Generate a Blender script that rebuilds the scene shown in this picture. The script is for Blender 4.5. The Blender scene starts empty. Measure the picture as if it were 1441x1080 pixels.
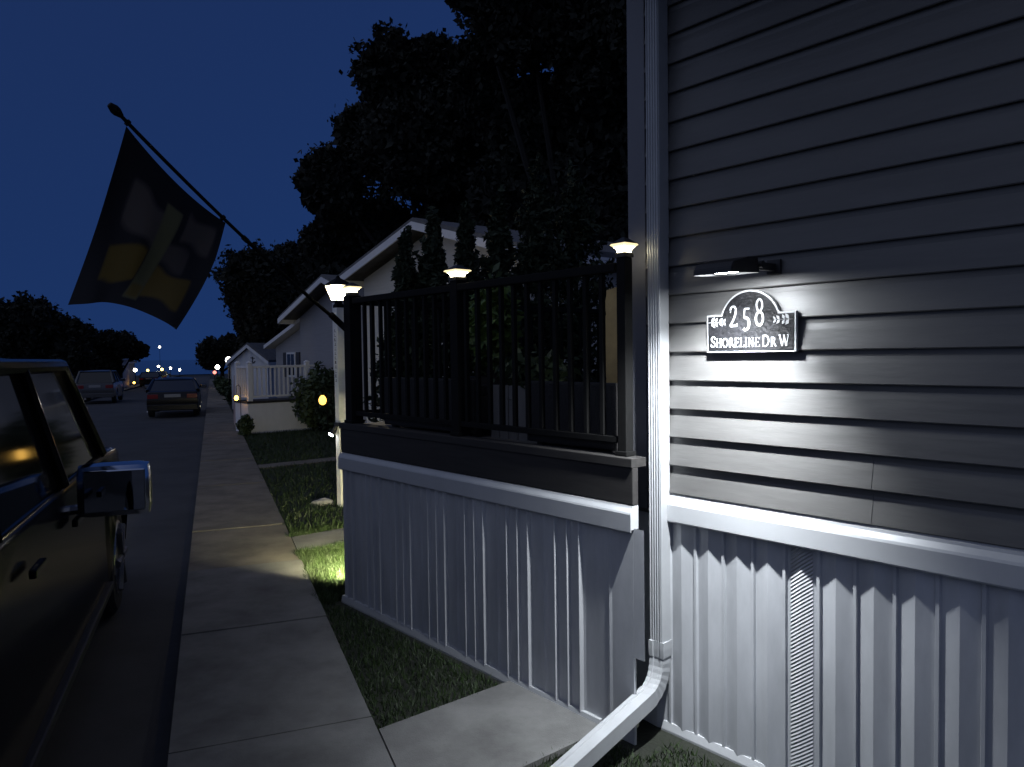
import bpy, bmesh, math, random
import numpy as np
from mathutils import Matrix, Vector
R = math.radians
sc = bpy.context.scene
COL = sc.collection

# ------------------------------------------------------------------ camera, sky, exposure
EYE = 1.69
cam = bpy.data.objects.new("camera", bpy.data.cameras.new("camera"))
COL.objects.link(cam)
cam.data.sensor_width = 36.0
cam.data.lens = 1082.0 / 1441.0 * 36.0
cam.data.clip_start = 0.05
cam.data.clip_end = 20000.0
cam.matrix_world = Matrix.Translation((0, 0, EYE)) @ Matrix.Rotation(R(90 - 2.12), 4, 'X') @ Matrix.Rotation(-0.0135, 4, 'Z')
sc.camera = cam

world = bpy.data.worlds.new("World")
sc.world = world
world.use_nodes = True
wn, wl = world.node_tree.nodes, world.node_tree.links
sky = wn.new('ShaderNodeTexSky')
sky.sky_type = 'NISHITA'
sky.sun_disc = False
sky.sun_elevation = R(3.0)
sky.sun_rotation = R(230)
sky.ozone_density = 8.0
sky.air_density = 1.0
sky.dust_density = 0.3
SKY_STRENGTH = 0.1
def wmix(blend, a, b, f=1.0):
    m = wn.new('ShaderNodeMix'); m.data_type = 'RGBA'; m.blend_type = blend; m.inputs[0].default_value = f
    for k, v in ((6, a), (7, b)):
        if isinstance(v, tuple): m.inputs[k].default_value = v
        else: wl.new(v, m.inputs[k])
    return m.outputs[2]
stc = wn.new('ShaderNodeTexCoord'); lift = wn.new('ShaderNodeVectorMath'); lift.operation = 'ADD'; lift.inputs[1].default_value = (0, 0, 0.7)
nrm_ = wn.new('ShaderNodeVectorMath'); nrm_.operation = 'NORMALIZE'
wl.new(stc.outputs['Generated'], lift.inputs[0]); wl.new(lift.outputs[0], nrm_.inputs[0]); wl.new(nrm_.outputs[0], sky.inputs['Vector'])
# afterglow: the western dusk sky, behind the camera, is much brighter than the sky over the lake
wtc = wn.new('ShaderNodeTexCoord')
wdot = wn.new('ShaderNodeVectorMath'); wdot.operation = 'DOT_PRODUCT'
wl.new(wtc.outputs['Generated'], wdot.inputs[0])
GLOW = Vector((-0.58, -0.50, 0.70)).normalized()
wdot.inputs[1].default_value = GLOW
wmr = wn.new('ShaderNodeMapRange'); wmr.interpolation_type = 'SMOOTHSTEP'
wmr.inputs['From Min'].default_value = 0.15; wmr.inputs['From Max'].default_value = 1.0
wl.new(wdot.outputs['Value'], wmr.inputs['Value'])
glow = wmix('MULTIPLY', wmr.outputs['Result'], (2.15, 2.30, 2.65, 1))
base = wmix('MULTIPLY', sky.outputs[0], (1.05, 1.98, 1.62, 1))
base = wmix('ADD', base, (0.105, 0.070, 0.05, 1))
wl.new(wmix('ADD', base, glow), wn['Background'].inputs[0])
wn['Background'].inputs[1].default_value = SKY_STRENGTH
sc.view_settings.view_transform = 'Standard'
sc.view_settings.look = 'None'
sc.view_settings.exposure = 0.0
sc.view_settings.gamma = 1.0

# ------------------------------------------------------------------ frames
HA = R(40.06)            # direction of the house fronts, left of the view direction
SA = R(21.35)            # direction of the street
HR = -(math.pi / 2 - HA)
SR = SA
def HP(u, D, z=0.0):     # u metres along the house front, D metres behind the camera plane parallel to it
    return Vector((-math.sin(HA) * u + math.cos(HA) * D, math.cos(HA) * u + math.sin(HA) * D, z))
def SP(s, t, z=0.0):     # s metres down the street, t metres to the right
    return Vector((-math.sin(SA) * s + math.cos(SA) * t, math.cos(SA) * s + math.sin(SA) * t, z))
def gz(s):               # the street falls gently towards the lake
    return -0.01 * max(0.0, s - 8.0)
def s_of(p): return -math.sin(SA) * p.x + math.cos(SA) * p.y

# ------------------------------------------------------------------ materials
def mat(name, col, rough=0.6, metal=0.0, noise=0.0, scale=20.0, bump=0.0, bscale=200.0, emit=None, estr=0.0, spec=0.5, coat=0.0, stretch=None, trans=0.0):
    m = bpy.data.materials.new(name)
    m.use_nodes = True
    nt = m.node_tree
    b = nt.nodes['Principled BSDF']
    b.inputs['Base Color'].default_value = (*col, 1)
    b.inputs['Roughness'].default_value = rough
    b.inputs['Metallic'].default_value = metal
    b.inputs['Specular IOR Level'].default_value = spec
    b.inputs['Coat Weight'].default_value = coat
    b.inputs['Transmission Weight'].default_value = trans
    tc = None
    if noise or bump:
        tc = nt.nodes.new('ShaderNodeTexCoord')
        src = tc.outputs['Object']
        if stretch:
            mp = nt.nodes.new('ShaderNodeMapping')
            mp.inputs['Scale'].default_value = stretch
            nt.links.new(src, mp.inputs[0]); src = mp.outputs[0]
    if noise:
        n = nt.nodes.new('ShaderNodeTexNoise')
        n.inputs['Scale'].default_value = scale
        n.inputs['Detail'].default_value = 6
        n.inputs['Roughness'].default_value = 0.65
        nt.links.new(src, n.inputs['Vector'])
        cr = nt.nodes.new('ShaderNodeValToRGB')
        cr.color_ramp.elements[0].position = 0.3
        cr.color_ramp.elements[1].position = 0.7
        lo = [max(0, c * (1 - noise)) for c in col]; hi = [min(1, c * (1 + noise)) for c in col]
        cr.color_ramp.elements[0].color = (*lo, 1)
        cr.color_ramp.elements[1].color = (*hi, 1)
        nt.links.new(n.outputs['Fac'], cr.inputs[0])
        nt.links.new(cr.outputs[0], b.inputs['Base Color'])
    if bump:
        n2 = nt.nodes.new('ShaderNodeTexNoise')
        n2.inputs['Scale'].default_value = bscale
        n2.inputs['Detail'].default_value = 4
        nt.links.new(src, n2.inputs['Vector'])
        bp = nt.nodes.new('ShaderNodeBump')
        bp.inputs['Strength'].default_value = bump
        bp.inputs['Distance'].default_value = 0.01
        nt.links.new(n2.outputs['Fac'], bp.inputs['Height'])
        nt.links.new(bp.outputs[0], b.inputs['Normal'])
    if emit:
        b.inputs['Emission Color'].default_value = (*emit, 1)
        b.inputs['Emission Strength'].default_value = estr
    return m

M = {}
M['siding'] = mat('grey_vinyl_siding', (0.085, 0.083, 0.080), 0.45, noise=0.14, scale=3, bump=0.30, bscale=5, stretch=(0.5, 1, 3))
M['white_vinyl'] = mat('white_vinyl', (0.42, 0.43, 0.44), 0.38, noise=0.05, scale=4, bump=0.02, bscale=60)
M['skirt'] = mat('white_skirting_vinyl', (0.42, 0.43, 0.445), 0.32, noise=0.16, scale=5, bump=0.06, bscale=30, stretch=(1, 1, 0.3))
M['corner'] = mat('grey_white_corner_board', (0.125, 0.128, 0.145), 0.5, noise=0.06, scale=3)
M['spout'] = mat('white_aluminium_spout', (0.36, 0.37, 0.38), 0.35, noise=0.08, scale=8)
M['black_metal'] = mat('black_powder_coat', (0.006, 0.006, 0.006), 0.8, noise=0.2, scale=30, spec=0.15)
M['black_plastic'] = mat('black_plastic', (0.012, 0.012, 0.013), 0.5, noise=0.2, scale=40, bump=0.05)
M['dark_wood'] = mat('dark_stained_wood', (0.020, 0.018, 0.017), 0.8, noise=0.35, scale=6, stretch=(0.5, 4, 8), bump=0.1)
M['deck_board'] = mat('grey_deck_board', (0.13, 0.125, 0.12), 0.6, noise=0.25, scale=5, stretch=(0.5, 6, 1), bump=0.1)
M['wicker'] = mat('dark_wicker', (0.014, 0.013, 0.013), 0.6, noise=0.4, scale=60, bump=0.4, bscale=120)
M['planter'] = mat('pale_grey_planter', (0.16, 0.155, 0.15), 0.6, noise=0.15, scale=5, stretch=(4, 4, 0.4))
M['plaque'] = mat('black_cast_metal', (0.004, 0.004, 0.005), 0.6, 0.0, noise=0.9, scale=35, bump=0.5, spec=0.25, bscale=70)
M['plaque_white'] = mat('raised_silver_white', (0.30, 0.305, 0.31), 0.4, noise=0.05, scale=30)
M['concrete'] = mat('pale_concrete', (0.136, 0.135, 0.131), 0.9, noise=0.34, scale=2.6, bump=0.25, bscale=160)
M['concrete_old'] = mat('old_tan_concrete', (0.130, 0.114, 0.092), 0.9, noise=0.42, scale=2.4, bump=0.35, bscale=120)
M['asphalt'] = mat('asphalt', (0.042, 0.042, 0.043), 0.85, noise=0.30, scale=1.2, bump=0.4, bscale=140)
M['soil'] = mat('dark_lawn_soil', (0.010, 0.012, 0.007), 0.95, noise=0.5, scale=6, bump=0.5, bscale=50)
M['grass'] = mat('grass_blade', (0.016, 0.034, 0.004), 0.6, noise=0.45, scale=9)
M['leaf_dark'] = mat('dark_leaf', (0.008, 0.010, 0.006), 0.9, noise=0.5, scale=0.8)
M['leaf_conifer'] = mat('conifer_foliage', (0.014, 0.024, 0.010), 0.85, noise=0.5, scale=3)
M['leaf_bush'] = mat('bush_leaf', (0.035, 0.055, 0.020), 0.65, noise=0.5, scale=4)
M['leaf_green'] = mat('light_green_leaf', (0.045, 0.085, 0.016), 0.6, noise=0.4, scale=9)
M['bark'] = mat('bark', (0.009, 0.008, 0.007), 0.95, noise=0.4, scale=6, bump=0.5, bscale=25, stretch=(3, 3, 0.5))
M['roof'] = mat('grey_shingles', (0.10, 0.10, 0.105), 0.85, noise=0.3, scale=5, bump=0.4, bscale=40)
M['house_cream'] = mat('cream_siding', (0.50, 0.48, 0.43), 0.6, noise=0.08, scale=3, stretch=(0.4, 0.4, 8))
M['house_grey'] = mat('grey_house_siding', (0.26, 0.255, 0.26), 0.6, noise=0.08, scale=3, stretch=(0.4, 0.4, 8))
M['house_tan'] = mat('tan_siding', (0.30, 0.26, 0.20), 0.6, noise=0.1, scale=3)
M['trim_white'] = mat('white_painted_trim', (0.62, 0.62, 0.63), 0.5, noise=0.05, scale=6)
M['shutter'] = mat('dark_shutter', (0.025, 0.025, 0.03), 0.6, noise=0.2, scale=20)
M['glass'] = mat('dark_window_glass', (0.008, 0.009, 0.011), 0.06, spec=0.6, noise=0.2, scale=2)
M['car_black'] = mat('black_car_paint', (0.0015, 0.0015, 0.0018), 0.17, noise=0.2, scale=3, spec=0.10, coat=0.03)
M['car_silver'] = mat('silver_car_paint', (0.045, 0.046, 0.050), 0.45, 0.1, noise=0.1, scale=3, coat=0.6)
M['car_dark'] = mat('dark_blue_car_paint', (0.006, 0.006, 0.007), 0.3, noise=0.2, scale=3, spec=0.25, coat=0.2)
M['car_yellow_lit'] = mat('yellow_lit_car_paint', (0.45, 0.36, 0.03), 0.3, noise=0.1, scale=3, coat=0.8)  # yellow light falling on the far car is put into its paint colour
M['rubber'] = mat('tyre_rubber', (0.012, 0.012, 0.012), 0.8, noise=0.2, scale=30)
M['chrome'] = mat('chrome', (0.62, 0.62, 0.64), 0.10, 1.0, noise=0.05, scale=10)
M['alloy'] = mat('alloy_rim', (0.35, 0.35, 0.36), 0.25, 1.0, noise=0.1, scale=10)
M['mirror_glass'] = mat('mirror_glass', (0.60, 0.61, 0.63), 0.02, 1.0, noise=0.01, scale=2)
M['red_lens'] = mat('red_tail_lens', (0.20, 0.012, 0.012), 0.15, noise=0.1, scale=20, coat=1.0)
M['plate'] = mat('licence_plate', (0.25, 0.25, 0.25), 0.4, noise=0.1, scale=20)
M['post_white'] = mat('white_post', (0.68, 0.67, 0.62), 0.45, noise=0.08, scale=6)
M['ink'] = mat('dark_lettering', (0.10, 0.09, 0.08), 0.6, noise=0.2, scale=40)
M['canvas'] = mat('tan_canvas', (0.46, 0.34, 0.15), 0.85, noise=0.15, scale=8, bump=0.3, bscale=20)
M['stone'] = mat('pale_stone', (0.28, 0.27, 0.25), 0.9, noise=0.3, scale=12, bump=0.5, bscale=30)
M['pink_lit_panel'] = mat('white_panel_pink_light', (0.42, 0.30, 0.26), 0.6, noise=0.1, scale=6)  # white panel with the reddish lamp light put into its colour
M['water'] = mat('lake_water', (0.010, 0.022, 0.045), 0.12, noise=0.1, scale=0.02, bump=0.6, bscale=0.4)
M['led_cool'] = mat('cool_led_strip', (0.8, 0.8, 0.8), 0.4, noise=0.02, scale=5, emit=(0.90, 0.95, 1.0), estr=130)
M['led_warm'] = mat('warm_solar_lens', (0.8, 0.8, 0.7), 0.4, noise=0.02, scale=5, emit=(1.0, 0.88, 0.60), estr=16)
M['led_rim'] = mat('frosted_lens_rim', (0.8, 0.8, 0.7), 0.4, noise=0.02, scale=5, emit=(1.0, 0.80, 0.40), estr=1.25)
M['lantern_bulb'] = mat('lantern_bulb', (0.8, 0.8, 0.7), 0.3, noise=0.02, scale=5, emit=(1.0, 0.86, 0.58), estr=480)
M['lantern_glass'] = mat('lit_lantern_glass', (0.8, 0.8, 0.7), 0.3, noise=0.02, scale=5, emit=(1.0, 0.80, 0.42), estr=1.5)
_n = M['lantern_glass'].node_tree; _t = _n.nodes.new('ShaderNodeBsdfTransparent'); _m = _n.nodes.new('ShaderNodeMixShader'); _m.inputs[0].default_value = 0.5
_n.links.new(_n.nodes['Principled BSDF'].outputs[0], _m.inputs[1]); _n.links.new(_t.outputs[0], _m.inputs[2]); _n.links.new(_m.outputs[0], _n.nodes['Material Output'].inputs['Surface'])
M['spot_led'] = mat('small_spot_led', (0.8, 0.8, 0.8), 0.4, noise=0.02, scale=5, emit=(0.92, 0.95, 1.0), estr=40)
M['grass_led'] = mat('landscape_lamp_lens', (0.8, 0.8, 0.7), 0.4, noise=0.02, scale=5, emit=(1.0, 0.92, 0.55), estr=13000)
M['amber'] = mat('amber_lantern_glow', (0.8, 0.6, 0.2), 0.4, noise=0.3, scale=25, emit=(1.0, 0.55, 0.10), estr=3.0)
M['amber_small'] = mat('small_amber_bulb', (0.8, 0.6, 0.2), 0.4, noise=0.02, scale=5, emit=(1.0, 0.50, 0.08), estr=10)
M['far_white'] = mat('far_porch_bulb', (0.8, 0.8, 0.8), 0.4, noise=0.02, scale=5, emit=(1.0, 0.93, 0.80), estr=18)
M['far_yellow'] = mat('far_yellow_bulb', (0.8, 0.7, 0.3), 0.4, noise=0.02, scale=5, emit=(1.0, 0.78, 0.18), estr=7)
M['far_red'] = mat('far_red_bulb', (0.8, 0.2, 0.2), 0.4, noise=0.02, scale=5, emit=(1.0, 0.25, 0.18), estr=2.5)

# vented skirting strip: tiny slanted louvres
vm = mat('vented_skirting', (0.41, 0.42, 0.435), 0.35)
nt = vm.node_tree
tc = nt.nodes.new('ShaderNodeTexCoord'); mp = nt.nodes.new('ShaderNodeMapping')
mp.inputs['Rotation'].default_value = (0, R(38), 0)
wv = nt.nodes.new('ShaderNodeTexWave'); wv.bands_direction = 'Z'; wv.inputs['Scale'].default_value = 26; wv.inputs['Distortion'].default_value = 0.0
bp = nt.nodes.new('ShaderNodeBump'); bp.inputs['Strength'].default_value = 0.9; bp.inputs['Distance'].default_value = 0.006
nt.links.new(tc.outputs['Object'], mp.inputs[0]); nt.links.new(mp.outputs[0], wv.inputs['Vector'])
nt.links.new(wv.outputs['Fac'], bp.inputs['Height']); nt.links.new(bp.outputs[0], nt.nodes['Principled BSDF'].inputs['Normal'])
M['vent'] = vm

# flag cloth: emblem colours come from a colour attribute
fm = bpy.data.materials.new('printed_flag_cloth'); fm.use_nodes = True
fnt = fm.node_tree; fb = fnt.nodes['Principled BSDF']; fb.inputs['Roughness'].default_value = 0.85
at = fnt.nodes.new('ShaderNodeAttribute'); at.attribute_name = 'emblem'
fnt.links.new(at.outputs['Color'], fb.inputs['Base Color'])
tl_ = fnt.nodes.new('ShaderNodeBsdfTranslucent'); fnt.links.new(at.outputs['Color'], tl_.inputs['Color'])
mx_ = fnt.nodes.new('ShaderNodeMixShader'); mx_.inputs[0].default_value = 0.35
fnt.links.new(fb.outputs[0], mx_.inputs[1]); fnt.links.new(tl_.outputs[0], mx_.inputs[2])
fnt.links.new(mx_.outputs[0], fnt.nodes['Material Output'].inputs['Surface'])
M['flag'] = fm

# ------------------------------------------------------------------ mesh helpers
class MB:
    """collects shapes and links them as ONE mesh object"""
    def __init__(self): self.v = []; self.f = []; self.mi = []
    def add(self, vs, fs, mi=0):
        o = len(self.v); self.v += [tuple(p) for p in vs]
        self.f += [tuple(i + o for i in f) for f in fs]; self.mi += [mi] * len(fs)
    def box(self, x0, x1, y0, y1, z0, z1, mi=0, M4=None):
        vs = [Vector((x, y, z)) for z in (z0, z1) for y in (y0, y1) for x in (x0, x1)]
        if M4: vs = [M4 @ v for v in vs]
        self.add(vs, [(0, 2, 3, 1), (4, 5, 7, 6), (0, 1, 5, 4), (1, 3, 7, 5), (3, 2, 6, 7), (2, 0, 4, 6)], mi)
        return self
    def cbox(self, x0, x1, y0, y1, z0, z1, c=0.004, mi=0, M4=None):
        """box with chamfered edges"""
        xs = (x0, x0 + c, x1 - c, x1)
        bm = bmesh.new()
        bmesh.ops.create_cube(bm, size=1)
        for v in bm.verts:
            v.co = Vector(((x0 + x1) / 2 + v.co.x * (x1 - x0), (y0 + y1) / 2 + v.co.y * (y1 - y0), (z0 + z1) / 2 + v.co.z * (z1 - z0)))
        bmesh.ops.bevel(bm, geom=bm.edges[:], offset=c, segments=2, affect='EDGES', profile=0.7)
        self.frombm(bm, mi, M4); return self
    def frombm(self, bm, mi=0, M4=None):
        bm.verts.index_update()
        vs = [(M4 @ v.co if M4 else v.co.copy()) for v in bm.verts]
        self.add(vs, [tuple(v.index for v in f.verts) for f in bm.faces], mi); bm.free()
    def tube(self, pts, rads, n=10, cap=True, mi=0):
        pts = [Vector(p) for p in pts]
        if not isinstance(rads, (list, tuple)): rads = [rads] * len(pts)
        o = len(self.v); prev = None
        for i, p in enumerate(pts):
            d = (pts[min(i + 1, len(pts) - 1)] - pts[max(i - 1, 0)]).normalized()
            a = prev if prev is not None else (Vector((0, 0, 1)) if abs(d.z) < 0.9 else Vector((1, 0, 0)))
            x = (a - d * a.dot(d)).normalized(); y = d.cross(x); prev = x
            for k in range(n):
                t = 2 * math.pi * k / n
                self.v.append(tuple(p + (x * math.cos(t) + y * math.sin(t)) * rads[i]))
        fs = []
        for i in range(len(pts) - 1):
            for k in range(n):
                k2 = (k + 1) % n
                fs.append((o + i * n + k, o + i * n + k2, o + (i + 1) * n + k2, o + (i + 1) * n + k))
        if cap:
            fs.append(tuple(o + k for k in reversed(range(n)))); fs.append(tuple(o + (len(pts) - 1) * n + k for k in range(n)))
        self.f += fs; self.mi += [mi] * len(fs)
        return self
    def lathe(self, prof, n=16, c=(0, 0, 0), mi=0, rot=0.0):
        o = len(self.v); c = Vector(c)
        for r, z in prof:
            for k in range(n):
                t = 2 * math.pi * k / n + rot
                self.v.append((c.x + r * math.cos(t), c.y + r * math.sin(t), c.z + z))
        fs = []
        for i in range(len(prof) - 1):
            for k in range(n):
                k2 = (k + 1) % n
                fs.append((o + i * n + k, o + i * n + k2, o + (i + 1) * n + k2, o + (i + 1) * n + k))
        fs.append(tuple(o + k for k in reversed(range(n)))); fs.append(tuple(o + (len(prof) - 1) * n + k for k in range(n)))
        self.f += fs; self.mi += [mi] * len(fs)
        return self
    def prism(self, poly, axis, a, b, mi=0):
        """poly in the two other axes (order x,y,z without axis), extruded from a to b along axis"""
        def mk(p, t):
            return {'x': (t, p[0], p[1]), 'y': (p[0], t, p[1]), 'z': (p[0], p[1], t)}[axis]
        n = len(poly); o = len(self.v)
        self.v += [mk(p, a) for p in poly] + [mk(p, b) for p in poly]
        fs = [tuple(o + i for i in reversed(range(n))), tuple(o + n + i for i in range(n))]
        fs += [(o + i, o + (i + 1) % n, o + n + (i + 1) % n, o + n + i) for i in range(n)]
        self.f += fs; self.mi += [mi] * len(fs)
        return self
    def build(self, name, mats, parent=None, loc=None, rotz=0.0, smooth=False, fix=True):
        me = bpy.data.meshes.new(name)
        me.from_pydata(self.v, [], self.f)
        if not isinstance(mats, (list, tuple)): mats = [mats]
        for m in mats: me.materials.append(m)
        if len(mats) > 1: me.polygons.foreach_set('material_index', self.mi)
        if fix:
            bm = bmesh.new(); bm.from_mesh(me); bmesh.ops.recalc_face_normals(bm, faces=bm.faces[:]); bm.to_mesh(me); bm.free()
        if smooth:
            me.polygons.foreach_set('use_smooth', [True] * len(me.polygons))
            try: me.set_sharp_from_angle(angle=R(40))
            except Exception: pass
        o = bpy.data.objects.new(name, me); COL.objects.link(o)
        if parent: o.parent = parent
        if loc is not None: o.location = loc
        if rotz: o.rotation_euler = (0, 0, rotz)
        return o

def thing(name, label, cat, loc=(0, 0, 0), rotz=0.0, group=None):
    o = bpy.data.objects.new(name, None); COL.objects.link(o)
    o.empty_display_size = 0.2
    o.location = loc; o.rotation_euler = (0, 0, rotz); o['label'] = label; o['category'] = cat
    if group: o['group'] = group
    return o
def tag(o, label, cat, group=None):
    o['label'] = label; o['category'] = cat
    if group: o['group'] = group
    return o
def struct(o, kind='structure'):
    o['kind'] = kind; return o
def copy_tree(o, parent=None):
    c = o.copy(); COL.objects.link(c)
    if parent: c.parent = parent
    for ch in o.children: copy_tree(ch, c)
    return c

def quads_object(name, m, centers, size, rng, parent=None, loc=None, flat=0.0, aspect=1.0):
    """many small leaf faces, one mesh; centers (n,3), size (n,)"""
    n = len(centers)
    d = rng.normal(size=(n, 3)); d[:, 2] += flat; d /= np.linalg.norm(d, axis=1)[:, None]
    a = rng.normal(size=(n, 3)); a -= d * (a * d).sum(1)[:, None]; a /= np.linalg.norm(a, axis=1)[:, None]
    b = np.cross(d, a)
    s = size[:, None]
    p = np.stack([centers - a * s, centers - b * s * 0.5 * aspect, centers + a * s, centers + b * s * 0.5 * aspect], 1).reshape(-1, 3)
    me = bpy.data.meshes.new(name)
    me.vertices.add(n * 4); me.vertices.foreach_set('co', p.ravel().astype(np.float32))
    me.loops.add(n * 4); me.loops.foreach_set('vertex_index', np.arange(n * 4, dtype=np.int32))
    me.polygons.add(n); me.polygons.foreach_set('loop_start', (np.arange(n) * 4).astype(np.int32))
    me.polygons.foreach_set('loop_total', np.full(n, 4, np.int32))
    me.update(calc_edges=True); me.materials.append(m)
    o = bpy.data.objects.new(name, me); COL.objects.link(o)
    if parent: o.parent = parent
    if loc is not None: o.location = loc
    return o

# ------------------------------------------------------------------ ground, road, pavement, lake
T_L, T_R = -6.3, 0.66          # left lawn edge, right pavement edge
def strip(t0, t1, s_list, z_off, name, m, lip=None):
    b = MB()
    for i in range(len(s_list) - 1):
        a, c = s_list[i], s_list[i + 1]
        b.add([SP(a, t0, gz(a) + z_off), SP(a, t1, gz(a) + z_off), SP(c, t1, gz(c) + z_off), SP(c, t0, gz(c) + z_off)], [(0, 1, 2, 3)])
    return b.build(name, m)
SS = [-60, -3, 2, 8, 20, 40, 70, 110, 160, 205]
b = MB()
prof = [(-600, -0.03), (T_L, -0.03), (T_L + 0.001, -0.17), (-0.20, -0.17), (-0.199, -0.03), (600, -0.03)]
for i in range(len(SS) - 1):
    for j in range(len(prof) - 1):
        (t0, z0), (t1, z1) = prof[j], prof[j + 1]
        a, c = SS[i], SS[i + 1]
        b.add([SP(a, t0, gz(a) + z0), SP(a, t1, gz(a) + z1), SP(c, t1, gz(c) + z1), SP(c, t0, gz(c) + z0)], [(0, 1, 2, 3)])
    # bank at the lake end
a = SS[-1]
b.add([SP(a, -600, gz(a) - 0.03), SP(a, 600, gz(a) - 0.03), SP(a + 12, 600, -6), SP(a + 12, -600, -6)], [(0, 1, 2, 3)])
struct(b.build('ground', M['soil']))
struct(strip(T_L + 0.02, -0.215, SS[:-1], -0.12, 'road', M['asphalt']))
b = MB()
b.add([SP(195, -9000, -3.4), SP(195, 9000, -3.4), SP(9500, 9000, -3.4), SP(9500, -9000, -3.4)], [(0, 1, 2, 3)])
struct(b.build('water', M['water']))

# pavement: separate slabs with narrow joints, older tan slabs further on
b = MB()
s = 6.60 - 1.52 * 6
k = 0
while s < 112:
    L = 1.52
    s0, s1 = s + 0.007, s + L - 0.007
    old = s > 6.5
    dz = [0, 0.004, -0.003, 0.002][k % 4]
    vs = []
    for (ss, tt, zz) in ((s0, -0.213, 0), (s0, T_R, 0), (s1, T_R, 0), (s1, -0.213, 0)):
        vs.append(SP(ss, tt, gz(ss) + dz))
    vs += [v - Vector((0, 0, 0.2)) for v in vs]
    b.add(vs, [(0, 1, 2, 3), (0, 4, 5, 1), (1, 5, 6, 2), (2, 6, 7, 3), (3, 7, 4, 0)], 1 if old else 0)
    s += L; k += 1
struct(b.build('pavement', [M['concrete'], M['concrete_old']]))
# wedge of paving that widens the pavement by the second path
b = MB()
def path_strip(name, u0, u1, ta, D1, m, z=0.0):
    """path across the lawn from the pavement edge t=ta to depth D1 between u0 and u1"""
    bb = MB()
    def edge(u):    # intersection of the line u=const with the pavement edge t=ta
        p0 = HP(u, 0); dvec = Vector((math.cos(HA), math.sin(HA), 0)); nrm = Vector((math.cos(SA), math.sin(SA), 0))
        k = (ta - p0.dot(nrm)) / dvec.dot(nrm)
        return p0 + dvec * k
    q = [edge(u0), HP(u0, D1), HP(u1, D1), edge(u1)]
    vs = [Vector((p.x, p.y, z + gz(s_of(p)))) for p in q]
    vs += [v - Vector((0, 0, 0.12)) for v in vs]
    bb.add(vs, [(0, 1, 2, 3), (0, 4, 5, 1), (1, 5, 6, 2), (2, 6, 7, 3), (3, 7, 4, 0)])
    return struct(bb.build(name, m))
path_strip('path', 2.36, 3.04, T_R + 0.01, 2.515, M['concrete'], -0.004)
path_strip('path', 6.33, 6.90, T_R + 0.01, 7.2, M['concrete'], -0.006)
path_strip('path', 11.9, 12.35, T_R + 0.01, 7.2, M['concrete_old'], -0.006)
# far pavement on the other side of the street
struct(strip(-7.2, T_L - 0.005, SS[1:-1], -0.02, 'far_pavement', M['concrete_old']))

# ------------------------------------------------------------------ own house: siding, skirting, corner
UH = 2.383                      # house corner
house = thing('house', 'grey sided house wall beside the camera, white corrugated skirting below', 'house', HP(UH, 2.75), HR)
X = lambda u: UH - u
LAP, Z0 = 0.1256, 1.065
XE = 7.0
def lap_profile(z, out):
    return [(-0.0028 - out, z + LAP + 0.012), (-0.0035 - out, z + 0.102), (-0.0090 - out, z + 0.076), (-0.0215 - out, z + 0.004), (-0.0195 - out, z), (0.0 - out, z + 0.002)]
def laps(x0, x1, z_start, n, out=0.0):
    mb = MB()
    for k in range(n):
        pr = lap_profile(z_start + k * LAP, out)
        nn = len(pr); o = len(mb.v)
        mb.v += [(x0, p[0], p[1]) for p in pr] + [(x1, p[0], p[1]) for p in pr]
        fs = [(o + i, o + i + 1, o + nn + i + 1, o + nn + i) for i in range(nn - 1)]
        fs += [tuple(o + i for i in range(nn)), tuple(o + nn + i for i in range(nn))]
        mb.f += fs; mb.mi += [0] * len(fs)
    return mb
xj = X(1.264)
mb = laps(X(2.30), XE, Z0 + 2 * LAP, 17)
m2 = laps(X(2.30), xj, Z0, 2, 0.0016); m3 = laps(xj - 0.02, XE, Z0, 2)
for q in (m2, m3): mb.add(q.v, q.f)
wall = mb.build('wall', M['siding'], house)
MB().box(0.012, XE, 0.004, 4.2, 0.02, 3.59).build('inner_wall', M['siding'], house)
cb = MB()
cb.cbox(0.0, X(2.292), -0.022, 0.003, 0.975, 3.60, 0.004)
cb.cbox(-0.012, 0.0105, -0.020, 0.10, 0.975, 3.60, 0.004)
cb.build('corner_board', M['corner'], house)
# soffit, fascia and roof above the frame, unseen overhang deepened to shade the siding
MB().box(-0.06, XE, -0.72, 4.5, 3.601, 3.64).build('soffit', M['trim_white'], house)
MB().box(-0.08, XE, -0.745, -0.7201, 3.58, 3.80).build('fascia', M['trim_white'], house)
MB().prism([(-0.77, 3.801), (2.1, 4.65), (4.6, 3.801), (4.6, 3.641), (-0.71, 3.641)], 'x', -0.1, XE).build('roof', M['roof'], house)
# starter trim: stepped white band over the skirting
tp = [(0.0, 1.068), (-0.012, 1.066), (-0.014, 1.058), (-0.020, 1.056), (-0.022, 1.045), (-0.036, 1.026), (-0.040, 1.016), (-0.040, 0.945), (-0.036, 0.938), (-0.030, 0.938), (-0.030, 0.95), (0.0, 0.95)]
MB().prism(tp, 'x', X(2.245), XE).build('skirting_trim', M['white_vinyl'], house)
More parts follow.
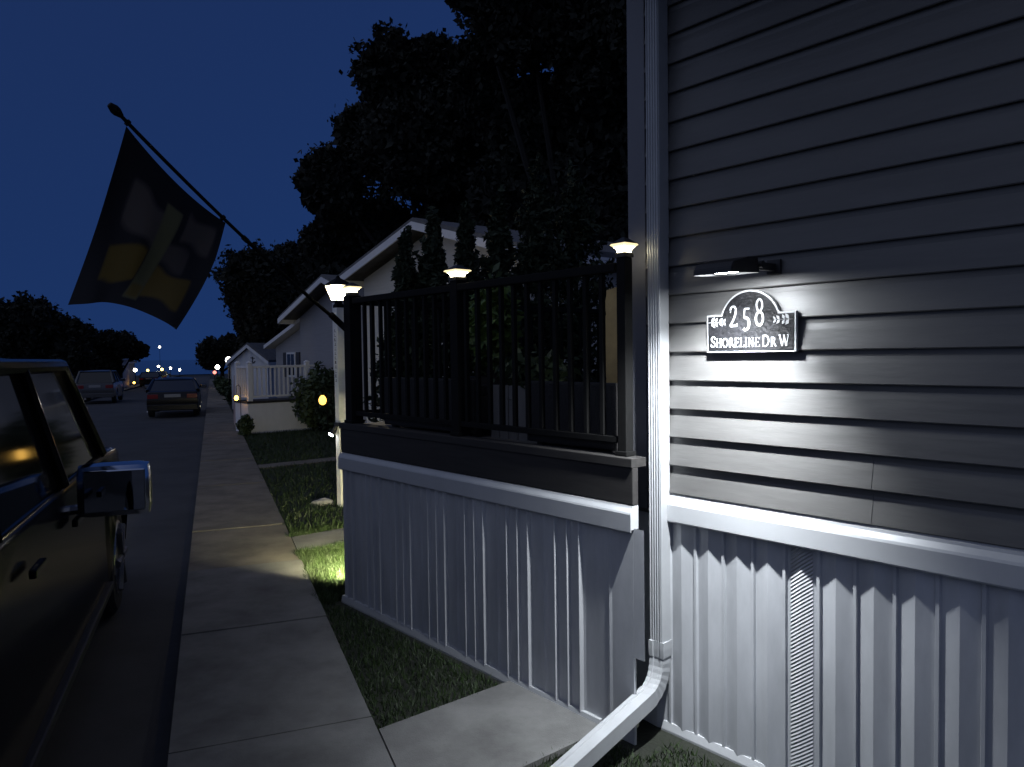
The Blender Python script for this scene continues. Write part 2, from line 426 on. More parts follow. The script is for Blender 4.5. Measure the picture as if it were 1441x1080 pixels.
# corrugated skirting
def skirt_sheet(profile, z0, z1):
    mb = MB(); n = len(profile)
    mb.v += [(x, y, z0) for x, y in profile] + [(x, y, z1) for x, y in profile]
    mb.f += [(i, i + 1, n + i + 1, n + i) for i in range(n - 1)]; mb.mi += [0] * (n - 1)
    return mb
pr = [(0.004, 3.0), (0.004, 0.0)]; vent = []
per = 0.1415; u0 = 2.106 + per
k = 0
while True:
    u = u0 - k * per
    if u < -4.4: break
    for du, y in ((0.0, -0.014), (0.050, -0.002), (0.060, 0.0), (0.0645, -0.0105), (0.0765, -0.0105), (0.081, 0.0), (0.0915, -0.002)):
        pr.append((X(u - du), y))
    k += 1
skirt_sheet(pr, -0.03, 0.955).build('skirting', M['skirt'], house)
uv0 = 1.539
vp = [(X(uv0 + 0.046), -0.0045), (X(uv0), -0.0155), (X(uv0 - 0.046), -0.0045)]
skirt_sheet(vp, 0.0, 0.945).build('vent_strip', M['vent'], house)
MB().prism([(0.0, 0.012), (-0.010, 0.012), (-0.020, -0.02), (-0.020, -0.05), (0.0, -0.05)], 'x', X(2.22), XE).build('bottom_rail', M['white_vinyl'], house)

# downspout
sp = thing('downspout', 'white ribbed downspout at the house corner bending out over the grass', 'downspout', HP(2.197, 2.70), HR)
W2, DP = 0.034, 0.031
def ribbed_section():
    """closed outline in (x, y), front face with shallow ribs"""
    pts = []
    nr = 5
    for i in range(nr):
        x = -W2 + 2 * W2 * i / nr; w = 2 * W2 / nr
        pts += [(x + w * 0.08, -DP), (x + w * 0.36, -DP), (x + w * 0.48, -DP + 0.005), (x + w * 0.88, -DP + 0.005)]
    pts += [(W2 - 0.002, -DP), (W2, -DP + 0.003), (W2, DP), (-W2, DP), (-W2, -DP + 0.003)]
    return pts
sec = ribbed_section()
mb = MB(); mb.prism(sec, 'z', 0.33, 2.14); mb.build('pipe', M['spout'], sp)
mb = MB(); mb.prism([(x * 1.045, y * 1.045) for x, y in sec], 'z', 2.13, 3.60); mb.build('upper_pipe', M['spout'], sp)
# elbow and extension: sweep the section along a bend
EX = HP(2.07, 1.62, 0.0) - HP(2.197, 2.70, 0.0)       # foot end of the extension relative to the spout
EXl = Matrix.Rotation(-HR, 3, 'Z') @ EX
dirh = Vector((EXl.x, EXl.y, 0)).normalized()
side = Vector((dirh.y, -dirh.x, 0))
def sweep(pts, w, h, ribs=False, crimp=None):
    mb = MB(); n = 12
    pts = [Vector(p) for p in pts]
    sect = [(-w, -h), (-w * .5, -h), (-w * .4, -h * .86), (w * .4, -h * .86), (w * .5, -h), (w, -h), (w, h), (w * .5, h), (w * .4, h * .86), (-w * .4, h * .86), (-w * .5, h), (-w, h)]
    for i, p in enumerate(pts):
        d = (pts[min(i + 1, len(pts) - 1)] - pts[max(0, i - 1)]).normalized()
        sx = side; sy = d.cross(sx).normalized()
        g = 1.0 if not crimp else crimp[i % len(crimp)]
        for a, c in sect: mb.v.append(tuple(p + sx * a * g + sy * c * g))
    fs = []
    for i in range(len(pts) - 1):
        for k in range(n):
            fs.append((i * n + k, i * n + (k + 1) % n, (i + 1) * n + (k + 1) % n, (i + 1) * n + k))
    fs.append(tuple(range(n))); fs.append(tuple((len(pts) - 1) * n + k for k in range(n)))
    mb.f += fs; mb.mi += [0] * len(fs)
    return mb
z_el = 0.34
foot_dir = (EXl - Vector((0, 0, 0.20))).normalized()
start = Vector((0, 0, z_el)); bend = []
for i in range(15):
    t = i / 14
    # quadratic bend from straight down to the outward direction
    p0 = start; p1 = Vector((0, 0, 0.19)); p2 = p1 + (EXl - p1).normalized() * 0.13
    bend.append(p0 * (1 - t) ** 2 + p1 * 2 * t * (1 - t) + p2 * t * t)
sweep(bend, W2 * 1.06, DP * 1.06, crimp=[1.0, 0.965]).build('elbow', M['spout'], sp)
sweep([Vector((0, 0, 0.40)), Vector((0, 0, 0.365)), Vector((0, 0, 0.33))], W2 * 1.13, DP * 1.13, crimp=[1.0, 1.03, 1.0]).build('elbow_collar', M['spout'], sp)
sweep([bend[-3], bend[-1], bend[-1] + (EXl - bend[-1]) * 0.5, EXl], W2 * 1.10, DP * 1.10).build('extension', M['spout'], sp)

# ------------------------------------------------------------------ address plaque
plq = thing('address_plaque', 'black arched address plaque with raised house number and street name on the siding', 'house sign', HP(1.7445, 2.722, 1.689), HR)
PW, PHt, PA = 0.2015, 0.155, 0.249          # half width, shoulder height, arch top
def arch(inset):
    w = PW - inset; r = 0.138 - inset; cz = PA - 0.138
    a0 = math.asin(max(-1, min(1, (PHt - inset - cz) / r)))
    pts = [(-w, inset), (w, inset), (w, PHt - inset)]
    n = 28
    for i in range(n + 1):
        a = a0 + (math.pi - 2 * a0) * i / n
        pts.append((r * math.cos(a), cz + r * math.sin(a)))
    pts.append((-w, PHt - inset))
    return pts
MB().prism(arch(0.0), 'y', -0.012, 0.004).build('border', M['plaque_white'], plq)
MB().prism(arch(0.0075), 'y', -0.0145, -0.012).build('panel', M['plaque'], plq)
# glyphs from thick and thin strokes on a unit box
TH, TN = 0.115, 0.042
def serif(x, y, w=0.26): return ([(x - w / 2, y), (x + w / 2, y)], TN)
def arcp(cx, cy, rx, ry, a0, a1, n=14): return [(cx + rx * math.cos(R(a0 + (a1 - a0) * i / n)), cy + ry * math.sin(R(a0 + (a1 - a0) * i / n))) for i in range(n + 1)]
G = {
 'S': (0.55, [(arcp(.28, .74, .19, .22, 30, 250) , .10), ([(.20, .55), (.36, .45)], .13), (arcp(.27, .26, .20, .23, 80, -150), .10), ([(.46, .70), (.47, .95)], TN), ([(.06, .30), (.05, .05)], TN)]),
 'H': (0.82, [([(.16, 0), (.16, 1)], TH), ([(.64, 0), (.64, 1)], TH), ([(.16, .52), (.64, .52)], TN), serif(.16, .02), serif(.16, .98), serif(.64, .02), serif(.64, .98)]),
 'O': (0.86, [(arcp(.43, .5, .34, .46, 60, 300), .125), (arcp(.43, .5, .34, .46, -60, 60), .125)]),
 'R': (0.78, [([(.16, 0), (.16, 1)], TH), (arcp(.30, .75, .22, .22, 90, -90) , .11), ([(.16, .97), (.32, .97)], TN), ([(.16, .53), (.32, .53)], TN), ([(.34, .53), (.68, .02)], .14), serif(.16, .02), serif(.70, .02, .18)]),
 'E': (0.68, [([(.16, 0), (.16, 1)], TH), ([(.06, .98), (.56, .98)], TN), ([(.06, .02), (.60, .02)], TN), ([(.16, .52), (.44, .52)], TN), ([(.56, 1.0), (.56, .80)], TN), ([(.61, 0.0), (.61, .22)], TN), ([(.45, .62), (.45, .42)], TN)]),
 'L': (0.64, [([(.16, 0), (.16, 1)], TH), ([(.06, .02), (.56, .02)], TN), ([(.57, 0.0), (.57, .24)], TN), serif(.16, .98)]),
 'I': (0.34, [([(.16, 0), (.16, 1)], TH), serif(.16, .02), serif(.16, .98)]),
 'N': (0.86, [([(.16, 0), (.16, 1)], .07), ([(.14, .98), (.68, .02)], .15), ([(.68, 0), (.68, 1)], .07), serif(.16, .02), serif(.68, .98), serif(.10, .98, .16)]),
 'D': (0.84, [([(.16, 0), (.16, 1)], TH), (arcp(.30, .5, .40, .48, 90, -90), .12), ([(.06, .98), (.32, .98)], TN), ([(.06, .02), (.32, .02)], TN)]),
 'W': (1.12, [([(.10, .98), (.36, .02)], .14), ([(.36, .02), (.56, .85)], .07), ([(.52, .98), (.76, .02)], .14), ([(.76, .02), (.98, .98)], .07), serif(.10, .98, .22), serif(.54, .98, .2), serif(.98, .98, .2)]),
 '2': (0.62, [(arcp(.28, .72, .20, .25, 165, 10), .09), (([(.475, .76), (.44, .58), (.30, .32), (.08, .05)]), .10), ([(.06, .045), (.54, .045)], .10), ([(.54, .02), (.56, .17)], .05), ([(.09, .72), (.12, .70)], .09)]),
 '5': (0.60, [([(.16, .98), (.50, .98)], .09), ([(.17, .98), (.13, .56)], .06), (arcp(.24, .30, .25, .28, 110, -130), .12)]),
 '8': (0.66, [(arcp(.31, .755, .17, .215, 0, 360, 22), .085), (arcp(.31, .265, .22, .245, 0, 360, 22), .10)]),
}
def stroke(mb, pts, w, y0, y1, ox, oz, sx, sz):
    """flat raised stroke with a rectangular section"""
    P = [Vector((p[0] * sx, p[1] * sz)) for p in pts]; wid = w * (sx + sz) / 2
    Lp, Rp = [], []
    for i, p in enumerate(P):
        d = P[min(i + 1, len(P) - 1)] - P[max(0, i - 1)]
        if d.length < 1e-9: d = Vector((1, 0))
        n = Vector((-d.y, d.x)).normalized() * wid / 2
        Lp.append(p + n); Rp.append(p - n)
    o = len(mb.v); n = len(P)
    for y in (y0, y1):
        for q in Lp: mb.v.append((ox + q.x, y, oz + q.y))
        for q in Rp: mb.v.append((ox + q.x, y, oz + q.y))
    fs = []
    for i in range(n - 1):
        fs += [(o + i, o + i + 1, o + n + i + 1, o + n + i), (o + 2 * n + i, o + 3 * n + i, o + 3 * n + i + 1, o + 2 * n + i + 1),
               (o + i, o + 2 * n + i, o + 2 * n + i + 1, o + i + 1), (o + n + i, o + n + i + 1, o + 3 * n + i + 1, o + 3 * n + i)]
    fs += [(o, o + n, o + 3 * n, o + 2 * n), (o + n - 1, o + 3 * n - 1, o + 4 * n - 1, o + 2 * n - 1)]
    mb.f += fs; mb.mi += [0] * len(fs)
YD = [0]
def write(mb, text, x, z, h, scale_caps, wx=1.0, gap=0.02):
    for ch in text:
        small = ch.islower()
        if ch == ' ': x += h * 0.16 * wx; continue
        hh = h * (scale_caps if small else 1.0)
        adv, st = G[ch.upper()]
        for pts, w in st:
            YD[0] = (YD[0] + 1) % 7
            stroke(mb, pts, w, -0.0145, -0.0168 - YD[0] * 0.00012, x, z, hh * wx, hh)
        x += adv * hh * wx + gap * hh
    return x
def width(text, h, sc_, wx, gap=0.02):
    return write(MB(), text, 0, 0, h, sc_, wx, gap)
txt = 'Shoreline Dr W'
hh = 0.045; wx = 0.36 / width(txt, hh, 0.82, 1.0)
mb = MB(); write(mb, txt, -0.18, 0.021, hh, 0.82, wx); mb.build('street_name', M['plaque_white'], plq)
mb = MB()
def num(ch, x, z, h, wxx):
    for pts, w in G[ch][1]:
        YD[0] = (YD[0] + 1) % 7
        stroke(mb, pts, w, -0.0145, -0.0172 - YD[0] * 0.00012, x, z, h * wxx, h)
num('2', -0.090, 0.103, 0.086, 0.76); num('5', -0.029, 0.087, 0.088, 0.72); num('8', 0.026, 0.103, 0.108, 0.68)
mb.build('house_number', M['plaque_white'], plq)
for sgn in (-1, 1):
    mb = MB()
    stroke(mb, [(0, 0), (1, 0.02)], 0.03, -0.0145, -0.0165, sgn * 0.190, 0.124, -sgn * 0.080, 0.03)
    for i in range(4):
        for up in (-1, 1):
            x0 = sgn * (0.176 - i * 0.019); z0 = 0.1245
            dx, dz = -sgn * (0.016 - 0.006 * (i % 2)), up * (0.022 - 0.003 * i)
            nx, nz = -dz * 0.26, dx * 0.26
            pts = [(x0, z0), (x0 + dx * .5 + nx, z0 + dz * .5 + nz), (x0 + dx, z0 + dz), (x0 + dx * .5 - nx, z0 + dz * .5 - nz)]
            mb.prism(pts, 'y', -0.0145, -0.0170 - 0.0002 * (i % 3))
    mb.build('leaf_sprig', M['plaque_white'], plq)

# ------------------------------------------------------------------ wall light over the plaque
wlgt = thing('wall_light', 'black bar light on a bracket above the address plaque', 'wall light', HP(1.715, 2.735, 1.990), HR)
hx = 0.085
tilt = Matrix.Translation((0, -0.13, 0.03)) @ Matrix.Rotation(R(3), 4, 'X') @ Matrix.Translation((0, 0.13, -0.03))
mb = MB()
bm = bmesh.new()
prof = [(-0.318, 0.0), (-0.316, 0.020), (-0.300, 0.040), (-0.210, 0.058), (-0.142, 0.060), (-0.134, 0.0)]
vs0 = [bm.verts.new((-hx, p[0], p[1])) for p in prof]; vs1 = [bm.verts.new((hx, p[0], p[1])) for p in prof]
bm.faces.new(vs0); bm.faces.new(list(reversed(vs1)))
for i in range(len(prof) - 1):                 # open underside: the lens sits there
    bm.faces.new((vs0[i], vs1[i], vs1[i + 1], vs0[i + 1]))
bmesh.ops.bevel(bm, geom=[e for e in bm.edges if len(e.link_faces) == 2], offset=0.003, segments=2, affect='EDGES')
mb.frombm(bm, 0, tilt)
mb.box(-hx + 0.004, hx - 0.004, -0.312, -0.139, 0.012, 0.014, 0, tilt)
mb.build('housing', M['black_plastic'], wlgt, smooth=False)
mb = MB(); mb.box(-0.060, 0.050, -0.305, -0.165, 0.0070, 0.0105, 0, tilt); mb.build('lens', M['led_cool'], wlgt)
ld = bpy.data.lights.new('plaque_led', 'SPOT')       # the light the lit lens gives off: a focused LED module
ld.energy = 375; ld.spot_size = R(106); ld.spot_blend = 1.0; ld.shadow_soft_size = 0.018; ld.color = (0.90, 0.95, 1.0)
lo = bpy.data.objects.new('plaque_led', ld); COL.objects.link(lo); lo.parent = wlgt
lo.location = (-0.005, -0.288, -0.004)
lo.rotation_euler = (R(16), R(13), 0)
mb = MB()
mb.cbox(hx - 0.045, hx + 0.012, -0.012, 0.004, 0.002, 0.058, 0.003)
mb.cbox(hx - 0.030, hx - 0.006, -0.140, -0.010, 0.012, 0.042, 0.003)
mb.tube([(hx - 0.045, -0.126, 0.03), (hx + 0.012, -0.126, 0.03)], 0.014, 12)
mb.build('bracket', M['black_plastic'], wlgt)

# ------------------------------------------------------------------ deck
UD0, UD1, DF, DB = 2.20, 4.87, 2.53, 5.4
deck = thing('deck', 'raised dark deck with white trim and white corrugated skirting beside the house', 'deck', HP(UD0, DF), HR)
XD = lambda u: UD0 - u
xa, xb = XD(UD1), 0.0
dd = DB - DF
mb = MB()
for i in range(1, 20):
    y0 = 0.01 + i * (dd - 0.02) / 20
    # deck boards run along the front; stop at the house corner beyond the first rows
    x1 = -0.01 if y0 + 0.15 < 0.19 else XD(2.42)
    mb.cbox(xa + 0.01, x1, y0 + 0.003, y0 + (dd - 0.02) / 20 - 0.003, 1.195, 1.22, 0.003)
mb.build('floor', M['deck_board'], deck)
mb = MB()
mb.cbox(xa, xb, -0.006, 0.03, 1.03, 1.193, 0.004)
mb.cbox(xa, xa + 0.036, 0.033, dd, 1.0, 1.193, 0.004)
mb.cbox(xa - 0.008, xb, -0.012, 0.085, 1.1935, 1.234, 0.004)
mb.build('fascia', M['dark_wood'], deck)
tpd = [(0.03, 1.028), (-0.0065, 1.027), (-0.009, 1.018), (-0.019, 1.000), (-0.0215, 0.992), (-0.0215, 0.917), (-0.0195, 0.912), (-0.0185, 0.912), (-0.0185, 0.925), (0.03, 0.925)]
mb = MB(); mb.prism(tpd, 'x', xa - 0.012, xb + 0.0)
mb.box(xa - 0.011, xa + 0.02, 0.031, dd, 0.913, 1.0)
mb.build('skirting_trim', M['white_vinyl'], deck)
prd = [(XD(2.203), 0.012), (XD(2.205), 0.0), (XD(2.33), 0.0), (XD(2.345), -0.004), (XD(2.36), 0.0)]
groups = [2.780 - 0.3645 * k for k in range(-6, 1)]
ribs = []
for k in range(-6, 2):
    g0 = 2.780 - 0.3645 * -k if False else 2.780 + 0.3645 * (-k)
    for du, hgt in ((0.0, 0.007), (-0.091, 0.017), (-0.176, 0.017), (-0.257, 0.017)):
        ribs.append((g0 + du, hgt))
ribs = sorted([r for r in ribs if 2.43 < r[0] < UD1 - 0.04], key=lambda r: r[0])
for u, hgt in ribs:
    prd += [(XD(u - 0.024), 0.003), (XD(u - 0.010), 0.0), (XD(u), -hgt), (XD(u + 0.006), -hgt), (XD(u + 0.014), 0.004)]
prd += [(xa + 0.003, 0.002), (xa + 0.003, dd)]
sk_ = skirt_sheet(prd, -0.06, 0.93)
q_ = skirt_sheet([(XD(2.1435), 0.0), (XD(2.204), 0.0)], 0.36, 0.93); sk_.add(q_.v, q_.f)
sk_.build('skirting', M['skirt'], deck)
mb = MB(); mb.prism([(0.03, 0.020), (-0.014, 0.018), (-0.022, -0.02), (-0.022, -0.08), (0.03, -0.08)], 'x', xa - 0.008, XD(2.40))
mb.build('bottom_rail', M['white_vinyl'], deck)

# railing: posts, rails, balusters (front and far side)
rail = thing('deck_railing', 'black metal railing with balusters round the deck beside the house', 'railing', HP(UD0, DF + 0.045, 1.234), HR)
RT = 0.85
for u, w, y in ((4.775, 0.044, 0.0), (3.54, 0.034, 0.0), (2.292, 0.025, 0.0)):
    mb = MB(); mb.cbox(XD(u) - w, XD(u) + w, y - w + 0.01, y + w + 0.01, 0.001, RT + 0.03, 0.004)
    mb.cbox(XD(u) - w - 0.008, XD(u) + w + 0.008, y - w + 0.002, y + w + 0.018, 0.001, 0.022, 0.004)
    mb.build('post', M['black_metal'], rail)
mb = MB(); mb.cbox(XD(4.775) - .045, XD(4.775) + .045, dd - 0.16, dd - 0.07, -0.01, RT + 0.03, .004); mb.build('post', M['black_metal'], rail)
mb = MB(); mb.cbox(XD(4.72), XD(2.322), -0.022, 0.032, RT - 0.030, RT + 0.010, 0.006); mb.build('top_rail', M['black_metal'], rail)
mb = MB(); mb.cbox(XD(4.72), XD(2.322), -0.012, 0.022, 0.055, 0.085, 0.004); mb.build('lower_rail', M['black_metal'], rail)
mb = MB(); mb.cbox(XD(4.775) - .022, XD(4.775) + .022, 0.07, dd - 0.17, RT - 0.035, RT + 0.006, 0.006); mb.build('top_rail', M['black_metal'], rail)
mb = MB(); mb.cbox(XD(4.775) - .014, XD(4.775) + .014, 0.07, dd - 0.17, 0.055, 0.085, 0.004); mb.build('lower_rail', M['black_metal'], rail)
mb = MB(); mb.cbox(-0.011, 0.011, -0.011, 0.011, 0.086, RT - 0.031, 0.002)
bal0 = mb.build('baluster', M['black_metal'], rail)
pos = [(XD(4.70 - 0.1035 * i), 0.005) for i in range(1, 24) if abs(4.70 - 0.1035 * i - 3.54) > 0.055 and 4.70 - 0.1035 * i > 2.36]
pos += [(XD(4.775), 0.16 + 0.115 * i) for i in range(0, 22)]
for i, (x, y) in enumerate(pos):
    o = bal0 if i == 0 else bal0.copy()
    if i: COL.objects.link(o); o.parent = rail
    o.location = (x, y, 0)

# solar post-cap lights, standing on the posts
def solar_cap(label, u, D, z, sc_=1.0, group='solar lights on the railing posts'):
    r = thing('solar_post_light', label, 'solar light', HP(u, D, z), HR, group)
    q = math.sqrt(2)
    mb = MB(); mb.lathe([(0.052 * q * sc_, 0.0), (0.052 * q * sc_, 0.018), (0.040 * q * sc_, 0.022)], 4, rot=math.pi / 4); mb.build('base', M['black_plastic'], r)
    mb = MB(); mb.lathe([(0.040 * q * sc_, 0.0225), (0.044 * q * sc_, 0.036), (0.061 * q * sc_, 0.046)], 4, rot=math.pi / 4); mb.build('lens', M['led_warm'], r)
    mb = MB(); mb.lathe([(0.0615 * q * sc_, 0.0465), (0.080 * q * sc_, 0.054), (0.072 * q * sc_, 0.060)], 4, rot=math.pi / 4); mb.build('lens_rim', M['led_rim'], r)
    mb = MB(); mb.lathe([(0.070 * q * sc_, 0.0605), (0.055 * q * sc_, 0.070), (0.012 * q * sc_, 0.088)], 4, rot=math.pi / 4); mb.build('solar_cap', M['black_plastic'], r)
    return r
zc = 1.234 + RT + 0.0305
solar_cap('lit solar cap on the far corner post of the railing, right of the white lantern', 4.775, DF + 0.055, zc, 0.64)
solar_cap('lit solar cap on the middle post of the black railing, before the conifers', 3.54, DF + 0.055, zc, 0.72)
solar_cap('lit solar cap on the railing post next to the house corner board', 2.292, DF + 0.055, zc, 0.56)

# dark wicker benches with their backs to the railing and a pale planter between
def bench(label, u0, u1, group='wicker benches behind the railing'):
    r = thing('garden_bench', label, 'bench', HP((u0 + u1) / 2, DF + 0.42, 1.22), HR, group)
    h = (u1 - u0) / 2
    mb = MB(); mb.cbox(-h, h, -0.28, 0.22, 0.06, 0.24, 0.02); mb.build('seat', M['wicker'], r)
    mb = MB(); mb.cbox(-h, h, -0.31, -0.285, 0.02, 0.335, 0.012); mb.build('backrest', M['wicker'], r)
    for s_ in (-1, 1):
        mb = MB(); mb.cbox(s_ * h - 0.03 * (s_ > 0) , s_ * h + 0.03 * (s_ < 0), -0.283, 0.22, 0.242, 0.30, 0.01); mb.build('armrest', M['wicker'], r)
    for sx in (-1, 1):
        for y in (-0.25, 0.18):
            mb = MB(); mb.cbox(sx * (h - 0.05) - 0.02, sx * (h - 0.05) + 0.02, y - 0.02, y + 0.02, 0.0, 0.06, 0.003); mb.build('leg', M['wicker'], r)
    return r
bench('dark wicker bench behind the left half of the black railing', 3.48, 4.47)
bench('dark wicker bench behind the right half of the railing beside the house corner', 2.40, 3.02)
pl = thing('planter_box', 'pale grey wooden planter box between the two dark benches behind the railing', 'planter', HP(3.25, DF + 0.36, 1.22), HR)
mb = MB()
for i in range(5): mb.cbox(-0.2 + i * 0.08, -0.2 + i * 0.08 + 0.074, -0.15, -0.13, 0.0, 0.30, 0.004)
mb.box(-0.197, 0.197, -0.128, 0.13, 0.0, 0.295)
mb.build('box', M['planter'], pl)
rng = np.random.default_rng(5)
c = rng.normal(size=(500, 3)) * [0.11, 0.07, 0.05] + [0, 0, 0.36]
quads_object('foliage', M['leaf_bush'], c, rng.uniform(0.02, 0.045, 500), rng, pl)

# tall cabinet under a tan canvas cover, near the right post
um = thing('covered_cabinet', 'tall cabinet under a tan canvas cover, seen through the railing beside the right post', 'cabinet', HP(2.82, 3.30, 1.22), HR)
bm = bmesh.new(); bmesh.ops.create_cube(bm, size=1)
bmesh.ops.subdivide_edges(bm, edges=bm.edges[:], cuts=14, use_grid_fill=True)
for v in bm.verts:
    x, y, z = v.co
    fold = 0.012 * math.sin(x * 34 + z * 5) * (0.5 - z) + 0.008 * math.sin(y * 30 - z * 7 + 1) + 0.006 * math.sin(z * 40 + x * 9)
    v.co = Vector((x * 0.54 * (1 + (0.5 - z) * 0.05) + fold, 0.22 + y * 0.42 + fold, 0.46 + z * 0.80 + (0.02 * math.cos(x * 6) if z > 0.45 else 0)))
bmesh.ops.recalc_face_normals(bm, faces=bm.faces[:])
mb = MB(); mb.frombm(bm); mb.build('canvas_cover', M['canvas'], um, smooth=True)
for sx in (-1, 1):
    for y in (0.06, 0.38):
        MB().box(sx * 0.2 - 0.02, sx * 0.2 + 0.02, y - 0.02, y + 0.02, 0.0, 0.08).build('leg', M['black_metal'], um)
# leafy potted plant by the middle solar light
pt = thing('potted_plant', 'leafy green potted plant on the deck, lit by the middle solar light', 'potted plant', HP(4.02, 3.22, 1.22), HR)
MB().lathe([(0.12, 0.0), (0.17, 0.30), (0.18, 0.33), (0.165, 0.33), (0.15, 0.28)], 18).build('pot', M['wicker'], pt, smooth=True)
rng = np.random.default_rng(8)
d = rng.normal(size=(900, 3)); d /= np.linalg.norm(d, axis=1)[:, None]
quads_object('foliage', M['leaf_green'], d * (rng.random(900) ** 0.4)[:, None] * [0.19, 0.19, 0.30] + [0, 0, 0.66], rng.uniform(0.03, 0.06, 900), rng, pt)
MB().tube([(0, 0, 0.25), (0.02, 0.01, 0.6)], 0.012, 8).build('stem', M['bark'], pt)

# ------------------------------------------------------------------ flag on its pole
B0, T0 = Vector((-1.190, 5.35, 1.928)), Vector((-2.009, 4.0, 2.965))
fp = thing('flagpole', 'thin black flagpole slanting up over the street from the deck corner post', 'flagpole', B0)
rel = lambda p: tuple(Vector(p) - B0)
dvec = (T0 - B0).normalized()
sag = lambda t: B0 + (T0 - B0) * t + Vector((0, 0, -0.035 * 4 * t * (1 - t)))
mb = MB(); mb.tube([rel(sag(i / 12)) for i in range(7)], 0.0125, 10); mb.tube([rel(sag(i / 12)) for i in range(6, 13)], 0.010, 10)
mb.tube([rel(sag(0.5) - dvec * 0.02), rel(sag(0.5) + dvec * 0.02)], 0.0155, 10)
mb.build('pole', M['black_metal'], fp)
mb = MB(); mb.tube([rel(T0 - dvec * 0.03), rel(T0 + dvec * 0.0), rel(T0 + dvec * 0.02), rel(T0 + dvec * 0.05)], [0.012, 0.024, 0.025, 0.014], 12); mb.build('finial', M['black_metal'], fp)
mb = MB(); mb.tube([rel(B0 - dvec * 0.07), rel(B0 + dvec * 0.10)], 0.022, 12)
bq = HP(4.83, DF + 0.03, 1.90)
mb.tube([rel(B0 - dvec * 0.02), rel(bq)], 0.022, 10)
mb.build('bracket', M['black_metal'], fp)
for t in (0.60, 0.965):
    mb = MB(); mb.tube([rel(sag(t) - dvec * 0.008), rel(sag(t) + dvec * 0.008)], 0.017, 12)
    mb.build('clip', M['black_metal'], fp)

P1, P2 = Vector((-1.985, 4.04, 2.905)), Vector((-1.672, 4.556, 2.490))
Q1, Q2 = Vector((-2.292, 4.0, 1.978)), Vector((-1.72, 3.95, 1.844))
def emblem(a, c):
    """a along the pole from the tip, c down the cloth -> colour"""
    def soft(x, lo, hi, e=0.018): return max(0, min(1, (x - lo) / e + .5)) * max(0, min(1, (hi - x) / e + .5))
    base = (0.006, 0.006, 0.009)
    g, y, bar = (0.080, 0.068, 0.060), (0.095, 0.064, 0.008), (0.085, 0.085, 0.042)
    col = base
    def mix(cc, k):
        nonlocal col
        col = tuple(col[i] * (1 - k) + cc[i] * k for i in range(3))
    wob = 0.02 * math.sin(a * 21 + c * 13)
    mix(g, soft(a, .17, .47) * soft(c + wob + (a - .3) * -0.2, .20, .47, .05) * .8)
    mix(g, soft(a, .66, .94) * soft(c + wob, .12, .34, .05) * .7)
    mix(g, soft(a, .56, .80) * soft(c + wob, .40, .58, .05) * .5)
    mix(y, soft(a, .15, .44) * soft(c + wob + (a - .3) * 0.25, .56, .82, .03))
    mix(y, soft(a, .60, .90) * soft(c + wob, .62, .87, .03) * .9)
    mix(bar, soft(a, .455, .60, .014) * soft(c, .16, .93, .015))
    mix(y, soft(a, .465, .59, .02) * soft(c, .80, .915, .03) * .8)
    return col
NA, NC = 72, 100
mb = MB(); cols = []
nrm = (P2 - P1).cross(Q1 - P1).normalized()
for j in range(NC + 1):
    for i in range(NA + 1):
        a, c = i / NA, j / NC
        p = P1.lerp(P2, a).lerp(Q1.lerp(Q2, a), c)
        top = Vector((0, 0, -0.05)) * 4 * a * (1 - a) * (1 - c) * 0.9
        bot = Vector((0, 0, 0.085)) * 4 * (a * 0.75) * (1 - a) * c ** 2
        ed = (P2 - P1).normalized() * (0.016 * 4 * c * (1 - c) * (1 - a) + 0.030 * 4 * c * (1 - c) * a)
        w = (0.022 * math.sin(a * 9 + c * 3.0) + 0.012 * math.sin(a * 17 - c * 5 + 1)) * min(1, c * 3)
        mb.v.append(tuple(p + top + bot + ed + nrm * w)); cols.append((*emblem(a, c), 1.0))
for j in range(NC):
    for i in range(NA):
        k = j * (NA + 1) + i
        mb.f.append((k, k + 1, k + NA + 2, k + NA + 1)); mb.mi.append(0)
flag = mb.build('flag', M['flag'], None, fix=False, smooth=True)
ca = flag.data.color_attributes.new('emblem', 'FLOAT_COLOR', 'POINT')
ca.data.foreach_set('color', np.array(cols, dtype=np.float32).ravel())
tag(flag, 'dark flag with grey and yellow block emblem hanging from the slanting flagpole', 'flag')

# ------------------------------------------------------------------ white lamp post with lantern
LPx = Vector((-1.985, 8.88, gz(9.0) - 0.03))
lp = thing('lamp_post', 'white square lamp post with a lit lantern, just beyond the deck corner', 'lamp post', LPx, HR)
mb = MB(); mb.cbox(-0.048, 0.048, -0.048, 0.048, 0.0, 2.30, 0.006); mb.build('post', M['post_white'], lp)
mb = MB()
rr = random.Random(4)
for i in range(12):        # vertical lettering too small to read
    z = 2.02 - i * 0.052
    mb.box(-0.022, 0.014, -0.0505, -0.0483, z, z + 0.006); mb.box(-0.022 + rr.uniform(0, .02), -0.012 + rr.uniform(0, .02), -0.0506, -0.0483, z + 0.007, z + 0.034)
mb.build('lettering', M['ink'], lp)
mb = MB(); mb.lathe([(0.066, 2.301), (0.066, 2.33), (0.045, 2.35), (0.045, 2.37), (0.085, 2.375), (0.085, 2.385)], 4, rot=math.pi / 4); mb.build('collar', M['black_metal'], lp)
mb = MB(); mb.lathe([(0.080, 2.386), (0.150, 2.545), (0.145, 2.553)], 4, rot=math.pi / 4); mb.build('lantern_glass', M['lantern_glass'], lp)
mb = MB(); mb.lathe([(0.015, 2.386), (0.03, 2.41), (0.052, 2.45), (0.056, 2.49), (0.035, 2.525)], 16); mb.build('bulb', M['lantern_bulb'], lp, smooth=True)
mb = MB()
